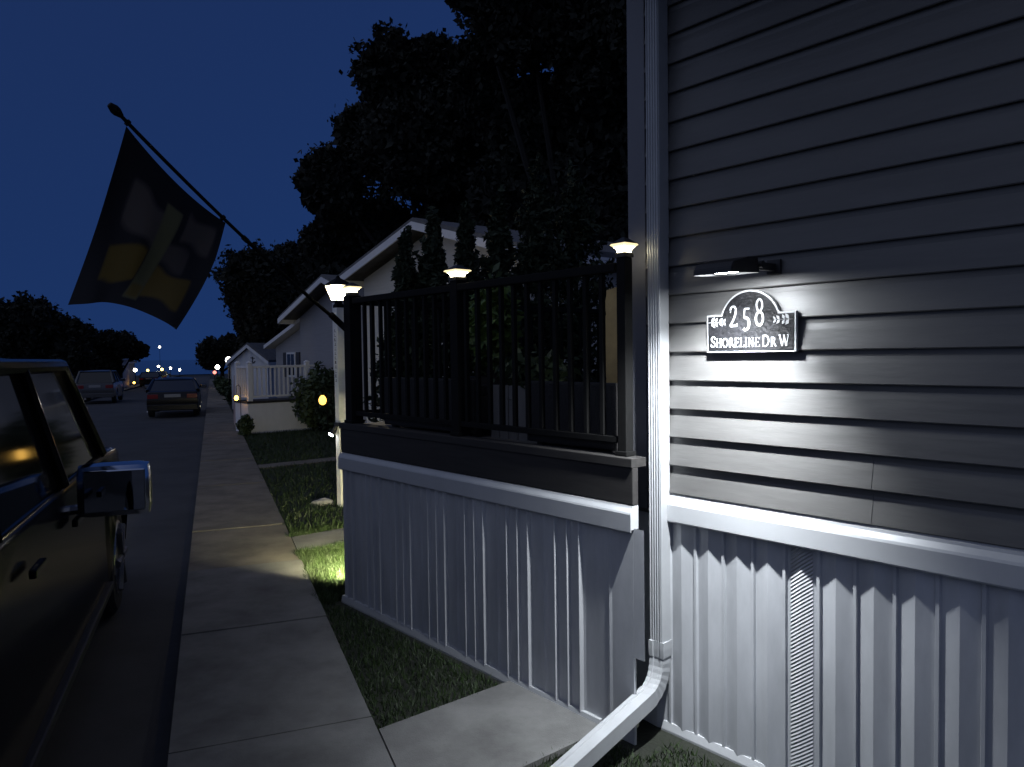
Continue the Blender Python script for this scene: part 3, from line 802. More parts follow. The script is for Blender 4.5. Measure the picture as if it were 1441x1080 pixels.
for k in range(4):
    t = math.pi / 4 + k * math.pi / 2
    mb.tube([(0.086 * math.cos(t), 0.086 * math.sin(t), 2.386), (0.157 * math.cos(t), 0.157 * math.sin(t), 2.55)], 0.006, 6)
mb.lathe([(0.165, 2.554), (0.165, 2.564), (0.11, 2.60), (0.03, 2.64), (0.012, 2.67)], 4, rot=math.pi / 4)
mb.build('lantern_frame', M['black_metal'], lp)
sl = thing('spot_light', 'small white spotlight strapped low on the white lamp post', 'spotlight', LPx + Vector((-0.055, -0.055, 0.80)), HR)
mb = MB(); mb.tube([(0.0, 0.03, 0.17), (-0.02, -0.01, 0.08), (-0.03, -0.035, 0.05)], [0.02, 0.024, 0.034], 12); mb.cbox(0.003, 0.118, -0.018, -0.002 + 0.02, 0.145, 0.185, 0.003) ; mb.build('housing', M['black_plastic'], sl)
mb = MB(); mb.tube([(-0.031, -0.037, 0.047), (-0.035, -0.046, 0.034)], [0.030, 0.024], 12); mb.build('lens', M['spot_led'], sl)

# landscape lamp behind the deck corner, lighting the grass
gl = thing('garden_spotlight', 'small garden spotlight in the grass behind the deck corner, lit', 'garden light', HP(5.02, 2.74, -0.03), HR)
MB().tube([(0, 0, 0), (0, 0, 0.28)], 0.012, 8).build('stake', M['black_plastic'], gl)
gd = (HP(5.85, 3.22) - HP(5.02, 2.74)); gd = Matrix.Rotation(-HR, 3, 'Z') @ gd; gd = (gd.normalized() + Vector((0, 0, -0.45))).normalized()
mb = MB(); c0 = Vector((0, 0, 0.30)); mb.tube([c0 - gd * 0.05, c0 - gd * 0.03, c0 + gd * 0.02], [0.02, 0.034, 0.040], 12); mb.build('housing', M['black_plastic'], gl)
mb = MB(); mb.tube([c0 + gd * 0.0205, c0 + gd * 0.026], [0.036, 0.032], 12); mb.build('lens', M['grass_led'], gl)
mb = MB(); mb.tube([c0 + gd * 0.0, c0 + gd * 0.075], [0.0415, 0.045], 16, cap=False); mb.build('hood', M['black_plastic'], gl)

# ------------------------------------------------------------------ vegetation
def conifer(label, u, D, h, w, seed, group='conifer hedge beyond the deck'):
    rng = np.random.default_rng(seed)
    p = HP(u, D); g = gz(s_of(p)) - 0.03
    r = thing('conifer', label, 'conifer', (p.x, p.y, g), 0.0, group)
    MB().tube([(0, 0, 0), (0.01, 0, h * 0.5), (0, 0.01, h * 0.93)], [0.05, 0.03, 0.006], 8).build('trunk', M['bark'], r)
    C, S = [], []
    nb = 260
    for k in range(nb):       # upswept sprays
        z = h * (0.04 + 0.95 * rng.random() ** 0.9)
        f = 1 - z / h
        R0 = w * min(1.9, 0.07 + 2.5 * f) * rng.uniform(0.75, 1.12) * 0.5
        t = rng.uniform(0, 2 * math.pi)
        n = 46
        q = rng.random(n) ** 0.6
        rad = R0 * q
        up = 0.42 * q * w * rng.uniform(0.5, 1.1)
        tt = t + rng.normal(0, 0.20, n)
        pts = np.stack([rad * np.cos(tt), rad * np.sin(tt), z + up + rng.normal(0, 0.025, n)], 1)
        C.append(pts); S.append(rng.uniform(0.018, 0.045, n))
    n = 260
    C.append(np.stack([rng.normal(0, 0.025, n), rng.normal(0, 0.025, n), h * (0.90 + 0.12 * rng.random(n))], 1)); S.append(rng.uniform(0.015, 0.03, n))
    quads_object('crown', M['leaf_conifer'], np.concatenate(C), np.concatenate(S), rng, r, flat=-0.2, aspect=0.9)
    return r
conifer('short conifer at the far end of the hedge, furthest left behind the railing', 5.36, 3.40, 2.62, 0.48, 1)
conifer('conifer second from the left in the hedge, its top against the cream gable', 5.30, 3.62, 2.72, 0.54, 2)
conifer('slim conifer right behind the middle solar light of the railing', 5.30, 3.96, 2.88, 0.46, 3)
conifer('conifer just right of the middle solar light, dark against the gable', 5.30, 4.32, 2.98, 0.56, 4)
conifer('broad tall conifer right of the gable, fourth post bay of the hedge', 5.25, 4.74, 3.20, 0.80, 5)
conifer('broad conifer at the right end of the hedge, nearest the house corner', 5.22, 5.20, 3.22, 0.86, 6)
# low lit shrub between two conifers
def bush(name, label, cat, loc, size, n, leaf, seed, m, group=None):
    rng = np.random.default_rng(seed)
    r = thing(name, label, cat, loc, 0.0, group)
    d = rng.normal(size=(n, 3)); d /= np.linalg.norm(d, axis=1)[:, None]
    rad = rng.random(n) ** 0.33
    lump = 1 + 0.25 * np.sin(d[:, 0] * 5 + seed) * np.cos(d[:, 1] * 6 + d[:, 2] * 4)
    c = d * (rad * lump)[:, None] * np.array(size) + [0, 0, size[2] * 0.95]
    c = c[c[:, 2] > 0.02]
    quads_object('foliage', m, c, rng.uniform(leaf * 0.6, leaf * 1.3, len(c)), rng, r)
    mb = MB()
    for k in range(5):
        t = k * 1.3 + seed
        mb.tube([(0.03 * math.cos(t), 0.03 * math.sin(t), 0), (size[0] * 0.5 * math.cos(t), size[1] * 0.5 * math.sin(t), size[2])], [0.015, 0.006], 6)
    mb.build('stem', M['bark'], r)
    return r
p = HP(4.98, 4.02); bush('shrub', 'leafy green shrub lit by the middle solar light, between two conifers', 'shrub', (p.x, p.y, -0.03), (0.22, 0.22, 1.17), 2600, 0.045, 11, M['leaf_bush'])
# dark bushes beside the white deck
p = HP(17.6, 8.75); g = gz(s_of(p)) - .03
bush('hedge_bush', 'big dark bush beside the white deck, an oval amber lantern before it', 'bush', (p.x, p.y, g), (0.75, 0.75, 0.80), 5000, 0.075, 12, M['leaf_bush'])
p = HP(16.9, 9.6); g = gz(s_of(p)) - .03
bush('hedge_bush', 'dark bush right of the amber lantern, behind the white lamp post', 'bush', (p.x, p.y, g), (0.8, 0.8, 0.78), 5000, 0.075, 13, M['leaf_bush'])
p = SP(19.3, 0.72); bush('shrub', 'small dark shrub at the corner of the white deck by the pavement', 'shrub', (p.x, p.y, gz(19) - .03), (0.17, 0.25, 0.24), 900, 0.05, 14, M['leaf_bush'])

def tree(label, loc, blobs, n, leaf, seed, trunk_h, trunk_r, group='trees against the dusk sky', name='tree'):
    """crown of leaf clumps filling several lobes; blobs: (x, y, z, rx, ry, rz) relative to the base"""
    rng = np.random.default_rng(seed)
    r = thing(name, label, 'tree', loc, 0.0, group)
    vol = np.array([b[3] * b[4] * b[5] for b in blobs]); vol = vol ** 0.8 / (vol ** 0.8).sum()
    C, S = [], []
    ncl = max(40, n // 42)
    for bi, b in enumerate(blobs):
        m_ = int(ncl * vol[bi]) + 6
        for k in range(m_):
            d = rng.normal(size=3); d /= np.linalg.norm(d)
            rad = rng.random() ** 0.30 * rng.uniform(0.72, 1.04)
            cc = np.array(b[:3]) + d * rad * np.array(b[3:])
            q = 42
            spread = np.array(b[3:]).mean() * rng.uniform(0.06, 0.13)
            pts = cc + rng.normal(size=(q, 3)) * spread
            C.append(pts); S.append(rng.uniform(leaf * 0.6, leaf * 1.4, q))
    for b in blobs:           # dense heart of every lobe
        q = int(n / 50)
        d = rng.normal(size=(q, 3)); d /= np.linalg.norm(d, axis=1)[:, None]
        C.append(np.array(b[:3]) + d * (rng.random(q) ** 0.33 * 0.82)[:, None] * np.array(b[3:])); S.append(rng.uniform(leaf * 1.5, leaf * 2.8, q))
    quads_object('crown', M['leaf_dark'], np.concatenate(C), np.concatenate(S), rng, r, aspect=1.2)
    mb = MB()
    top = max(b[2] for b in blobs)
    mb.tube([(0, 0, -0.1), (0.05, 0, trunk_h * 0.5), (0.0, 0.1, trunk_h), (0.1, 0, top)], [trunk_r * 1.25, trunk_r, trunk_r * 0.8, trunk_r * 0.2], 10)
    for b in blobs:
        mb.tube([(0, 0, trunk_h * 0.85), (b[0] * 0.5, b[1] * 0.5, trunk_h * 0.6 + b[2] * 0.4), (b[0], b[1], b[2])], [trunk_r * 0.55, trunk_r * 0.3, trunk_r * 0.1], 6)
    mb.build('trunk', M['bark'], r)
    return r
def px(x, y, Y):      # a point at depth Y (design-time helper in metres right / up)
    return ((x - 720.5) / 1082 * Y, EYE + (503 - y) / 1082 * Y)
p = SP(29.0, 8.2)
def lobes(bx, by, specs, depth=0.8):
    return [(x - bx, (i % 3 - 1) * 1.2, z, r, r * depth, rz) for i, (x, z, r, rz) in enumerate(specs)]
# tall tree left of the two behind the cream house
tb = (-3.0, 30.0)
tree('dense tall tree with stepped left outline behind the cream house', (tb[0], tb[1], gz(29) - .03),
     lobes(tb[0], tb[1], [(-4.2, 12.4, 1.6, 1.6), (-3.0, 13.2, 1.3, 1.2), (-5.6, 10.8, 1.7, 1.5), (-6.6, 8.4, 1.5, 1.5), (-7.0, 6.2, 1.3, 1.3), (-5.4, 6.5, 2.2, 2.2), (-3.2, 9.8, 2.6, 2.4), (-1.5, 11.8, 2.2, 2.0), (-1.5, 7.0, 2.8, 2.6), (-3.8, 4.5, 2.4, 1.8), (0.8, 9.0, 2.4, 3.0), (0.5, 4.8, 2.4, 2.0), (-6.6, 4.2, 1.5, 1.2)]),
     80000, 0.115, 21, 4.0, 0.32)
tb = (2.2, 25.0)
tree('huge dark tree rising beyond the top of the frame behind the cream house', (tb[0], tb[1], gz(22) - .03),
     lobes(tb[0], tb[1], [(-1.1, 13.6, 1.3, 1.5), (-0.4, 15.8, 1.8, 1.7), (-0.9, 11.2, 1.3, 1.6), (0.6, 12.6, 2.2, 2.4), (2.4, 14.5, 2.4, 2.4), (1.2, 9.4, 2.4, 2.2), (3.4, 11.2, 2.4, 2.6), (3.2, 7.8, 2.4, 2.2), (0.2, 7.0, 2.0, 1.8), (2.2, 5.4, 2.2, 1.5), (4.8, 8.0, 2.2, 3.2), (4.6, 13.0, 2.2, 2.4), (4.6, 5.2, 2.0, 1.5), (1.6, 17.0, 2.4, 1.6)]),
     85000, 0.11, 22, 4.0, 0.36)
tb = (7.2, 22.0)
tree('dark tree filling the gap beside the house corner board', (tb[0], tb[1], gz(18) - .03),
     lobes(tb[0], tb[1], [(4.6, 11.5, 2.2, 2.4), (6.8, 12.5, 2.6, 2.6), (5.0, 7.6, 2.2, 2.2), (7.2, 8.0, 2.6, 2.4), (4.4, 15.5, 2.4, 2.2), (5.6, 4.8, 2.0, 1.6)]),
     40000, 0.12, 27, 3.4, 0.28)
tb = (-14.4, 45.0)
tree('round tree further down the street, left of the dense tall tree', (tb[0], tb[1], gz(47) - .03),
     lobes(tb[0], tb[1], [(-14.4, 6.6, 2.2, 2.0), (-13.0, 7.4, 1.6, 1.4), (-15.4, 5.2, 1.5, 1.5), (-13.2, 5.2, 2.2, 1.8), (-11.6, 6.2, 1.8, 1.8), (-11.4, 4.4, 1.8, 1.6), (-14.2, 3.8, 1.6, 1.2)]),
     30000, 0.14, 23, 2.4, 0.22)
tb = (-26.4, 70.0)
tree('small far tree at the right of the lake view', (tb[0], tb[1], gz(75) - .03),
     lobes(tb[0], tb[1], [(-26.8, 2.9, 1.4, 1.5), (-25.6, 3.6, 1.4, 1.2), (-25.0, 2.4, 1.6, 1.4), (-23.4, 3.2, 1.8, 1.6)]),
     13000, 0.16, 24, 1.4, 0.2)
tb = (-31.0, 50.0)
tree('broad dark tree above the parked black car at the left edge', (tb[0], tb[1], gz(58) - .03),
     lobes(tb[0], tb[1], [(-30.6, 4.4, 2.4, 2.0), (-28.9, 3.6, 1.9, 1.6), (-33.4, 4.6, 2.4, 1.8), (-27.9, 2.4, 1.4, 1.2), (-36.0, 4.0, 2.4, 2.0), (-31.5, 2.2, 3.0, 1.4)]),
     34000, 0.15, 25, 1.6, 0.25)
tb = (-30.6, 60.0)
tree('flat spreading far tree left of the lake view', (tb[0], tb[1], gz(67) - .03),
     lobes(tb[0], tb[1], [(-30.5, 3.6, 2.0, 0.95), (-29.4, 3.1, 1.3, 0.7), (-32.0, 3.0, 1.5, 1.0), (-31.5, 2.0, 1.6, 1.0)]),
     16000, 0.14, 26, 1.3, 0.2)

# grass: blades over the lawns nearest the camera
rng = np.random.default_rng(77)
def grass_patch(n, s0, s1, t0, t1, hlo, hhi, wid, keep):
    s_ = rng.uniform(s0, s1, n); t_ = rng.uniform(t0, t1, n)
    x = -math.sin(SA) * s_ + math.cos(SA) * t_; y = math.cos(SA) * s_ + math.sin(SA) * t_
    u = -math.sin(HA) * x + math.cos(HA) * y; D = math.cos(HA) * x + math.sin(HA) * y
    k = keep(s_, t_, u, D)
    x, y, s_ = x[k], y[k], s_[k]
    z = -0.032 - 0.01 * np.maximum(0, s_ - 8)
    m_ = len(x); h = rng.uniform(hlo, hhi, m_); a = rng.uniform(0, 2 * math.pi, m_); l = rng.normal(0, 0.45, (m_, 2)) * h[:, None]
    wx, wy = np.cos(a) * wid, np.sin(a) * wid
    return np.stack([np.stack([x - wx, y - wy, z], 1), np.stack([x + wx, y + wy, z], 1), np.stack([x + l[:, 0], y + l[:, 1], z + h], 1)], 1)
def keep_near(s_, t_, u, D):
    k = (t_ > T_R - 0.004 + 0.02 * np.sin(s_ * 9)) & ~((D > 2.47) & (u > 2.1) & (u < 4.90)) & ~((D > 2.66) & (u < 2.38))
    for a_, c_ in ((2.36, 3.04), (6.33, 6.90), (11.9, 12.35)): k &= ~((u > a_ + 0.012) & (u < c_ - 0.012))
    return k
tri = [grass_patch(90000, 0.5, 8.0, 0.64, 2.6, 0.012, 0.045, 0.0032, keep_near),
       grass_patch(26000, 5.4, 7.6, 0.64, 1.5, 0.035, 0.075, 0.0035, keep_near),
       grass_patch(50000, 7.5, 22.0, 0.64, 5.0, 0.03, 0.08, 0.007, lambda s_, t_, u, D: keep_near(s_, t_, u, D) & ~((u > 18.3) & (D > 7.05)))]
tri = np.concatenate(tri); nT = len(tri)
me = bpy.data.meshes.new('grass'); me.vertices.add(nT * 3); me.vertices.foreach_set('co', tri.reshape(-1).astype(np.float32))
me.loops.add(nT * 3); me.loops.foreach_set('vertex_index', np.arange(nT * 3, dtype=np.int32))
me.polygons.add(nT); me.polygons.foreach_set('loop_start', (np.arange(nT) * 3).astype(np.int32)); me.polygons.foreach_set('loop_total', np.full(nT, 3, np.int32))
me.update(calc_edges=True); me.materials.append(M['grass'])
go = bpy.data.objects.new('grass', me); COL.objects.link(go); struct(go, 'stuff')
go['label'] = 'short lawn grass along the pavement and decks'; go['category'] = 'grass'

# pale garden stone by the lamp post
bm = bmesh.new(); bmesh.ops.create_icosphere(bm, subdivisions=3, radius=1)
rs = random.Random(3)
for v in bm.verts: v.co = Vector((v.co.x * 0.13, v.co.y * 0.09, v.co.z * 0.055)) * (1 + 0.12 * math.sin(v.co.x * 5 + v.co.y * 3) + rs.uniform(-.04, .04))
mb = MB(); mb.frombm(bm)
tag(mb.build('garden_stone', M['stone'], None, (-2.243, 9.0, gz(9.2) - 0.01), 0.4, smooth=True), 'low pale stone on the lawn beside the white lamp post', 'stone')

# ------------------------------------------------------------------ neighbouring houses
def gable_house(r, w, depth, wall_z0, eave, apex, over, mats, skirt=None, door=None):
    """gable front in the local x-z plane at y=0, going back to y=depth; x from 0 to w"""
    mid = w / 2
    wall_top = eave - 0.03
    sl = (apex - eave) / (mid + over)
    ev = eave + sl * over       # roof height above the wall line
    MB().prism([(0, wall_z0), (w, wall_z0), (w, ev - 0.10), (mid, apex - 0.10), (0, ev - 0.10)], 'y', 0.0, depth).build('wall', mats[0], r)
    th = 0.09
    mb = MB()
    for sgn, x0 in ((-1, -over), (1, w + over)):
        mb.prism([(x0, eave - 0.0), (mid, apex), (mid, apex + th), (x0, eave + th)], 'y', -over - 0.02, depth + over)
    mb.build('roof', mats[1], r)
    mb = MB()
    for x0 in (-over, w + over):
        xx = x0 * 1.0
        mb.prism([(xx, eave - 0.11), (mid, apex - 0.11), (mid, apex + 0.02), (xx, eave + 0.02)], 'y', -over - 0.05, -over - 0.021)
    mb.box(w + over - 0.025, w + over, -over, depth + over, eave - 0.12, eave + 0.0)
    mb.box(-over, -over + 0.025, -over, depth + over, eave - 0.12, eave + 0.0)
    mb.box(-over + 0.025, w + over - 0.025, -over - 0.015, -0.001, eave - 0.13, eave - 0.115) if False else None
    mb.build('eaves_trim', mats[2], r)
# cream house: gable parallel to the deck, between the conifers and the tall trees
ch = thing('cream_house', 'cream sided house with a wide low gable behind the conifers', 'house', HP(13.45, 7.55, gz(13) - 0.03), HR)
gable_house(ch, 4.72, 9.0, 0.0, 3.29, 4.03, 0.36, (M['house_cream'], M['roof'], M['trim_white']))
mb = MB()
for x in np.arange(0.02, 4.7, 0.14): mb.box(x, x + 0.012, -0.012, -0.001, 0.02, 0.80)
mb.box(0.0, 4.72, -0.03, -0.0125, 0.80, 0.90)
mb.build('skirting', M['trim_white'], ch)
wf = MB().box(3.1, 4.3, -0.05, -0.002, 1.45, 2.55); wf = wf.build('window', M['trim_white'], ch)
MB().box(3.17, 3.67, -0.056, -0.051, 1.52, 2.48).box(3.72, 4.23, -0.056, -0.051, 1.52, 2.48).build('pane', M['glass'], wf)

# grey house beyond with two stepped gables
gh = thing('grey_house', 'grey house with a steep gable and a lower wing behind the white deck', 'house', HP(19.55, 9.0, gz(20) - 0.03), HR)
gable_house(gh, 4.4, 9.0, 0.0, 2.88, 3.78, 0.40, (M['house_grey'], M['roof'], M['trim_white']))
wing = MB(); wing.prism([(-2.2, 0.0), (0.0, 0.0), (0.0, 2.80), (-2.2, 2.18)], 'y', 0.25, 7.0); wing.build('wing_wall', M['house_grey'], gh)
wr = MB(); wr.prism([(-2.5, 2.12), (-0.002, 2.82), (-0.002, 2.92), (-2.5, 2.22)], 'y', 0.0, 7.2); wr.build('wing_roof', M['trim_white'], gh)
wf = MB().box(-1.37, -0.80, 0.20, 0.245, 1.30, 2.0).build('window', M['trim_white'], gh)
MB().box(-1.31, -1.10, 0.192, 0.199, 1.36, 1.95).box(-1.06, -0.86, 0.192, 0.199, 1.36, 1.95).build('pane', M['glass'], wf)
for xx in (-1.62, -0.76): MB().box(xx, xx + 0.22, 0.21, 0.248, 1.30, 2.0).build('shutter', M['shutter'], gh)
MB().box(1.95, 2.07, -0.03, -0.002, 0.0, 3.2).build('corner_trim', M['trim_white'], gh)

# white deck in front of it
wd = thing('white_deck', 'white deck with white picket railing and smooth skirting beside the pavement', 'deck', HP(18.37, 7.08, gz(19.6) - 0.03), HR)
# local: x = right (towards us), y = back; its near side faces us at x=0 (u = 18.37), running back along y
MB().box(-0.85, 0.0, 0.0, 2.9, 0.0, 0.74).build('skirting', M['trim_white'], wd)
MB().cbox(-0.88, 0.02, -0.02, 2.92, 0.745, 0.80, 0.01).build('floor', M['dark_wood'], wd)
mb = MB(); mb.cbox(-0.06, 0.0, 0.03, 2.85, 1.60, 1.66, 0.01); mb.cbox(-0.80, -0.07, 0.03, 0.09, 1.60, 1.66, 0.01); mb.build('top_rail', M['trim_white'], wd)
mb = MB(); mb.cbox(-0.05, -0.01, 0.03, 2.85, 0.88, 0.93, 0.006); mb.cbox(-0.80, -0.07, 0.04, 0.08, 0.88, 0.93, 0.006); mb.build('lower_rail', M['trim_white'], wd)
pk0 = MB().box(-0.018, 0.018, -0.018, 0.018, 0.931, 1.599).build('picket', M['trim_white'], wd)
spots = [(-0.03, 0.14 + i * 0.112) for i in range(24)] + [(-0.16 - i * 0.112, 0.06) for i in range(6)]
for i, (x, y) in enumerate(spots):
    o = pk0 if i == 0 else pk0.copy()
    if i: COL.objects.link(o); o.parent = wd
    o.location = (x, y, 0)
for x, y in ((-0.03, 0.06), (-0.03, 1.55), (-0.03, 2.86), (-0.80, 0.06)):
    mb = MB(); mb.cbox(x - 0.055, x + 0.055, y - 0.055, y + 0.055, 0.80, 1.72, 0.008); mb.lathe([(0.085, 1.721), (0.085, 1.735), (0.02, 1.78)], 4, c=(x, y, 0), rot=math.pi / 4); mb.build('post', M['trim_white'], wd)

# white stair panel by a small amber lamp, pinkish light painted into its colour
pp = thing('stair_panel', 'white sloped stair side panel with pinkish light painted in beyond the white deck', 'stair panel', SP(21.0, 0.60, gz(21) - 0.03), SR)
mb = MB(); mb.prism([(-0.35, 0.0), (1.9, 0.0), (1.9, 0.55), (0.9, 1.35), (-0.35, 1.35)], 'y', 0.0, 0.05) if False else mb.prism([(0.0, 0.0), (2.6, 0.0), (2.6, 0.75), (1.2, 1.40), (0.0, 1.40)], 'x', -0.03, 0.03)
mb.build('panel', M['pink_lit_panel'], pp)
MB().tube([(0, 1.2, 1.42), (0, 2.6, 0.78)], 0.025, 8).tube([(0, 0.0, 1.43), (0, 1.2, 1.43)], 0.025, 8).build('handrail', M['trim_white'], pp)
# small white shed with an anchor-like ornament
sh = thing('white_shed', 'small white gabled shed behind the left end of the white deck', 'shed', SP(31.6, 0.72, gz(31) - 0.03), R(-12))
gable_house(sh, 1.55, 3.0, 0.0, 1.80, 2.47, 0.12, (M['trim_white'], M['roof'], M['trim_white']))
mb = MB(); mb.tube([(0.92 + 0.10 * math.cos(t), -0.012, 1.86 + 0.08 * math.sin(t)) for t in np.linspace(math.pi, 2 * math.pi, 9)], 0.02, 6); mb.tube([(0.92, -0.012, 1.80), (0.92, -0.012, 2.02)], 0.018, 6); mb.tube([(0.84, -0.012, 1.98), (1.0, -0.012, 1.96)], 0.016, 6)
mb.build('ornament', M['shutter'], sh)

# amber lanterns
def hanging_lantern(label, loc, ground_z, m, size):
    r = thing('garden_lantern', label, 'lantern', (loc[0], loc[1], ground_z), 0.0, None)
    h = loc[2] - ground_z
    mb = MB(); mb.tube([(0.10, 0, 0), (0.10, 0, h + 0.26), (0.06, 0, h + 0.32), (0.0, 0, h + 0.28), (0, 0, h + size * 1.5)], 0.008, 8); mb.build('hook', M['black_metal'], r)
    mb = MB(); mb.lathe([(0.25 * size, -1.2 * size), (0.75 * size, -0.9 * size), (size, -0.2 * size), (0.95 * size, 0.35 * size), (0.6 * size, 1.0 * size), (0.25 * size, 1.25 * size)], 14, c=(0, 0, h)); mb.build('globe', m, r, smooth=True)
    mb = MB(); mb.lathe([(0.3 * size, 1.26 * size), (0.32 * size, 1.4 * size), (0.1 * size, 1.55 * size)], 12, c=(0, 0, h)); mb.build('cap', M['black_metal'], r)
    return r
hanging_lantern('oval amber lantern glowing before the big dark bush', (-4.10, 16.6, 0.77), gz(17) - .03, M['amber'], 0.085)
hanging_lantern('tiny amber lantern at the left foot of the white deck', (-6.68, 18.6, 0.74), gz(19.6) - .03, M['amber_small'], 0.05)

# ------------------------------------------------------------------ cars
def vehicle(name, label, loc, rot, L, W, Hh, paint, spec, group=None, detail=True, tail=True):
    """local x right, y forward (rear at 0), z up from the road"""
    r = thing(name, label, 'car', loc, rot, group)
    wr_, belt, hood, base_f, base_r, roof_f, roof_r, wf, wb = (spec[k] for k in ('wheel', 'belt', 'hood', 'base_f', 'base_r', 'roof_f', 'roof_r', 'axle_f', 'axle_r'))
    ar = wr_ * 1.20
    def archpts(cy, n=10):
        return [(cy + ar * math.cos(t), wr_ + ar * math.sin(t) * 0.98) for t in np.linspace(math.radians(-22), math.radians(202), n)]
    sill = spec['sill']
    pts = [(0.05, sill + 0.10), (0.0, sill + 0.25), (0.0, belt * 0.78), (0.04, belt * 0.97), (0.10, belt)]
    pts += [(base_f * 0.5, belt + 0.01), (base_f, belt + 0.005), (base_f + 0.25, hood + 0.02), ((base_f + L) / 2, hood), (L - 0.12, hood - 0.07), (L, hood - 0.20), (L, sill + 0.12), (L - 0.10, sill)]
    af = archpts(wf); arr = archpts(wb)
    low = [p for p in af if p[1] > sill - 0.02]
    pts += low + [(wf - ar - 0.05, sill)] + [(wb + ar + 0.05, sill)] + [p for p in arr if p[1] > sill - 0.02]
    bm = bmesh.new()
    hw = W / 2
    secs = [(-hw, 1), (-hw + 0.06, 1), (hw - 0.06, 1), (hw, 1)]
    rows = []
    zc = sill + (belt - sill) * 0.55
    for xx, _ in ((-hw, 0), (hw, 0)):
        row = []
        for (y, z) in pts:
            k = 1 - 0.055 * ((z - zc) / (belt - zc if z > zc else zc - sill + 0.1)) ** 2     # bulging side
            e = max(0.0, (y - (L - 0.55)) / 0.55); e2 = max(0.0, (0.4 - y) / 0.4)
            k *= 1 - 0.10 * e ** 2 - 0.06 * e2 ** 2
            row.append(bm.verts.new((xx * k, y, z)))
        rows.append(row)
    n = len(pts)
    f0 = bm.faces.new(rows[0]); f1 = bm.faces.new(list(reversed(rows[1])))
    for i in range(n):
        bm.faces.new((rows[0][i], rows[0][(i + 1) % n], rows[1][(i + 1) % n], rows[1][i]))
    bmesh.ops.recalc_face_normals(bm, faces=bm.faces[:])
    side_edges = [e for e in bm.edges if (f0 in e.link_faces or f1 in e.link_faces) and min(v.co.z for v in e.verts) > belt * 0.7]
    bmesh.ops.bevel(bm, geom=side_edges, offset=0.05, segments=4, affect='EDGES', profile=0.6)
    bmesh.ops.triangulate(bm, faces=[f for f in bm.faces if len(f.verts) > 4])
    mb = MB(); mb.frombm(bm); mb.build('body', paint, r, smooth=True)
    # greenhouse: pillars and roof in paint, glass inset
    bw, rw = hw * 0.93, hw * spec.get('roof_w', 0.76)
    def ring(y0, y1, wdt, z, crown=0.0):
        return [(-wdt, y0, z), (-wdt, y1, z), (wdt, y1, z), (wdt, y0, z)]
    zb, zt = belt + 0.005, Hh
    bf = [(-bw, base_r, zb), (-bw, base_f, zb), (bw, base_f, zb), (bw, base_r, zb)]
    tp_ = [(-rw, roof_r, zt - 0.06), (-rw, roof_f, zt - 0.07), (rw, roof_f, zt - 0.07), (rw, roof_r, zt - 0.06)]
    mb = MB()
    ins = 0.988
    cy = (base_f + base_r) / 2
    g1 = [Vector((p[0] * ins, cy + (p[1] - cy) * ins, p[2])) for p in bf]; g2 = [Vector((p[0] * ins, cy + (p[1] - cy) * ins, p[2])) for p in tp_]
    mb.add(g1 + g2, [(0, 1, 5, 4), (1, 2, 6, 5), (2, 3, 7, 6), (3, 0, 4, 7)])
    mb.build('glass', M['glass'], r)
    mb = MB()
    for sx in (0, 2):
        i0, i1 = (0, 1) if sx == 0 else (3, 2)
        A, Bq = Vector(bf[i1]), Vector(tp_[i1])       # A pillar
        C_, Dq = Vector(bf[i0]), Vector(tp_[i0])      # rear pillar
        mb.tube([A, A.lerp(Bq, .5), Bq, Bq.lerp(Dq, .5), Dq, Dq.lerp(C_, .5), C_], [0.040, 0.036, 0.036, 0.034, 0.045, 0.06, 0.07], 8)
        for f in spec.get('pillars', (0.5,)):
            mb.tube([A.lerp(C_, f), Bq.lerp(Dq, f * 0.92)], [0.035, 0.03], 8)
    # roof shell with crown
    N = 8
    o = len(mb.v)
    for j in range(N + 1):
        for i in range(N + 1):
            a, c = i / N, j / N
            x = (-rw + 2 * rw * a) * 1.02; y = roof_r + (roof_f - roof_r) * c
            z = zt - 0.055 + 0.055 * (1 - (2 * a - 1) ** 4) * (1 - 0.8 * (2 * c - 1) ** 6)
            mb.v.append((x, y + (0.05 if j == N else (-0.05 if j == 0 else 0)) , z - (0.02 if j in (0, N) else 0)))
    for j in range(N):
        for i in range(N):
            k = o + j * (N + 1) + i; mb.f.append((k, k + 1, k + N + 2, k + N + 1)); mb.mi.append(0)
    mb.build('roof', paint, r, smooth=True)
    # wheels
    for sx in (-1, 1):
        for cy_ in (wf, wb):
            mb = MB(); xo = sx * (hw - 0.035); xi = sx * (hw - 0.24)
            mb.tube([(xi, cy_, wr_), (xi + sx * .02, cy_, wr_), (xo - sx * .03, cy_, wr_), (xo, cy_, wr_)], [wr_ * .90, wr_, wr_, wr_ * .90], 28)
            w_ = mb.build('wheel', M['rubber'], r)
            mb = MB(); mb.tube([(xo + sx * 0.001, cy_, wr_), (xo + sx * 0.010, cy_, wr_)], [wr_ * .66, wr_ * .62], 24)
            for q in range(6):
                t = q * math.pi / 3
                mb.tube([(xo + sx * .012, cy_ + .1 * wr_ * math.cos(t), wr_ + .1 * wr_ * math.sin(t)), (xo + sx * .014, cy_ + .60 * wr_ * math.cos(t), wr_ + .60 * wr_ * math.sin(t))], .03, 6)
            mb.build('rim', M['alloy'], w_)
    # lamps and plate
    for sx in (-1, 1):
        mb = MB(); mb.cbox(sx * (hw * 0.72) - 0.17, sx * (hw * 0.72) + 0.17, -0.012, 0.03, belt * 0.74, belt * 0.90, 0.01); mb.build('tail_light', M['red_lens'], r)
        mb = MB(); mb.cbox(sx * (hw * 0.70) - 0.16, sx * (hw * 0.70) + 0.16, L - 0.03, L + 0.010, hood - 0.34, hood - 0.20, 0.01); mb.build('headlight', M['glass'], r)
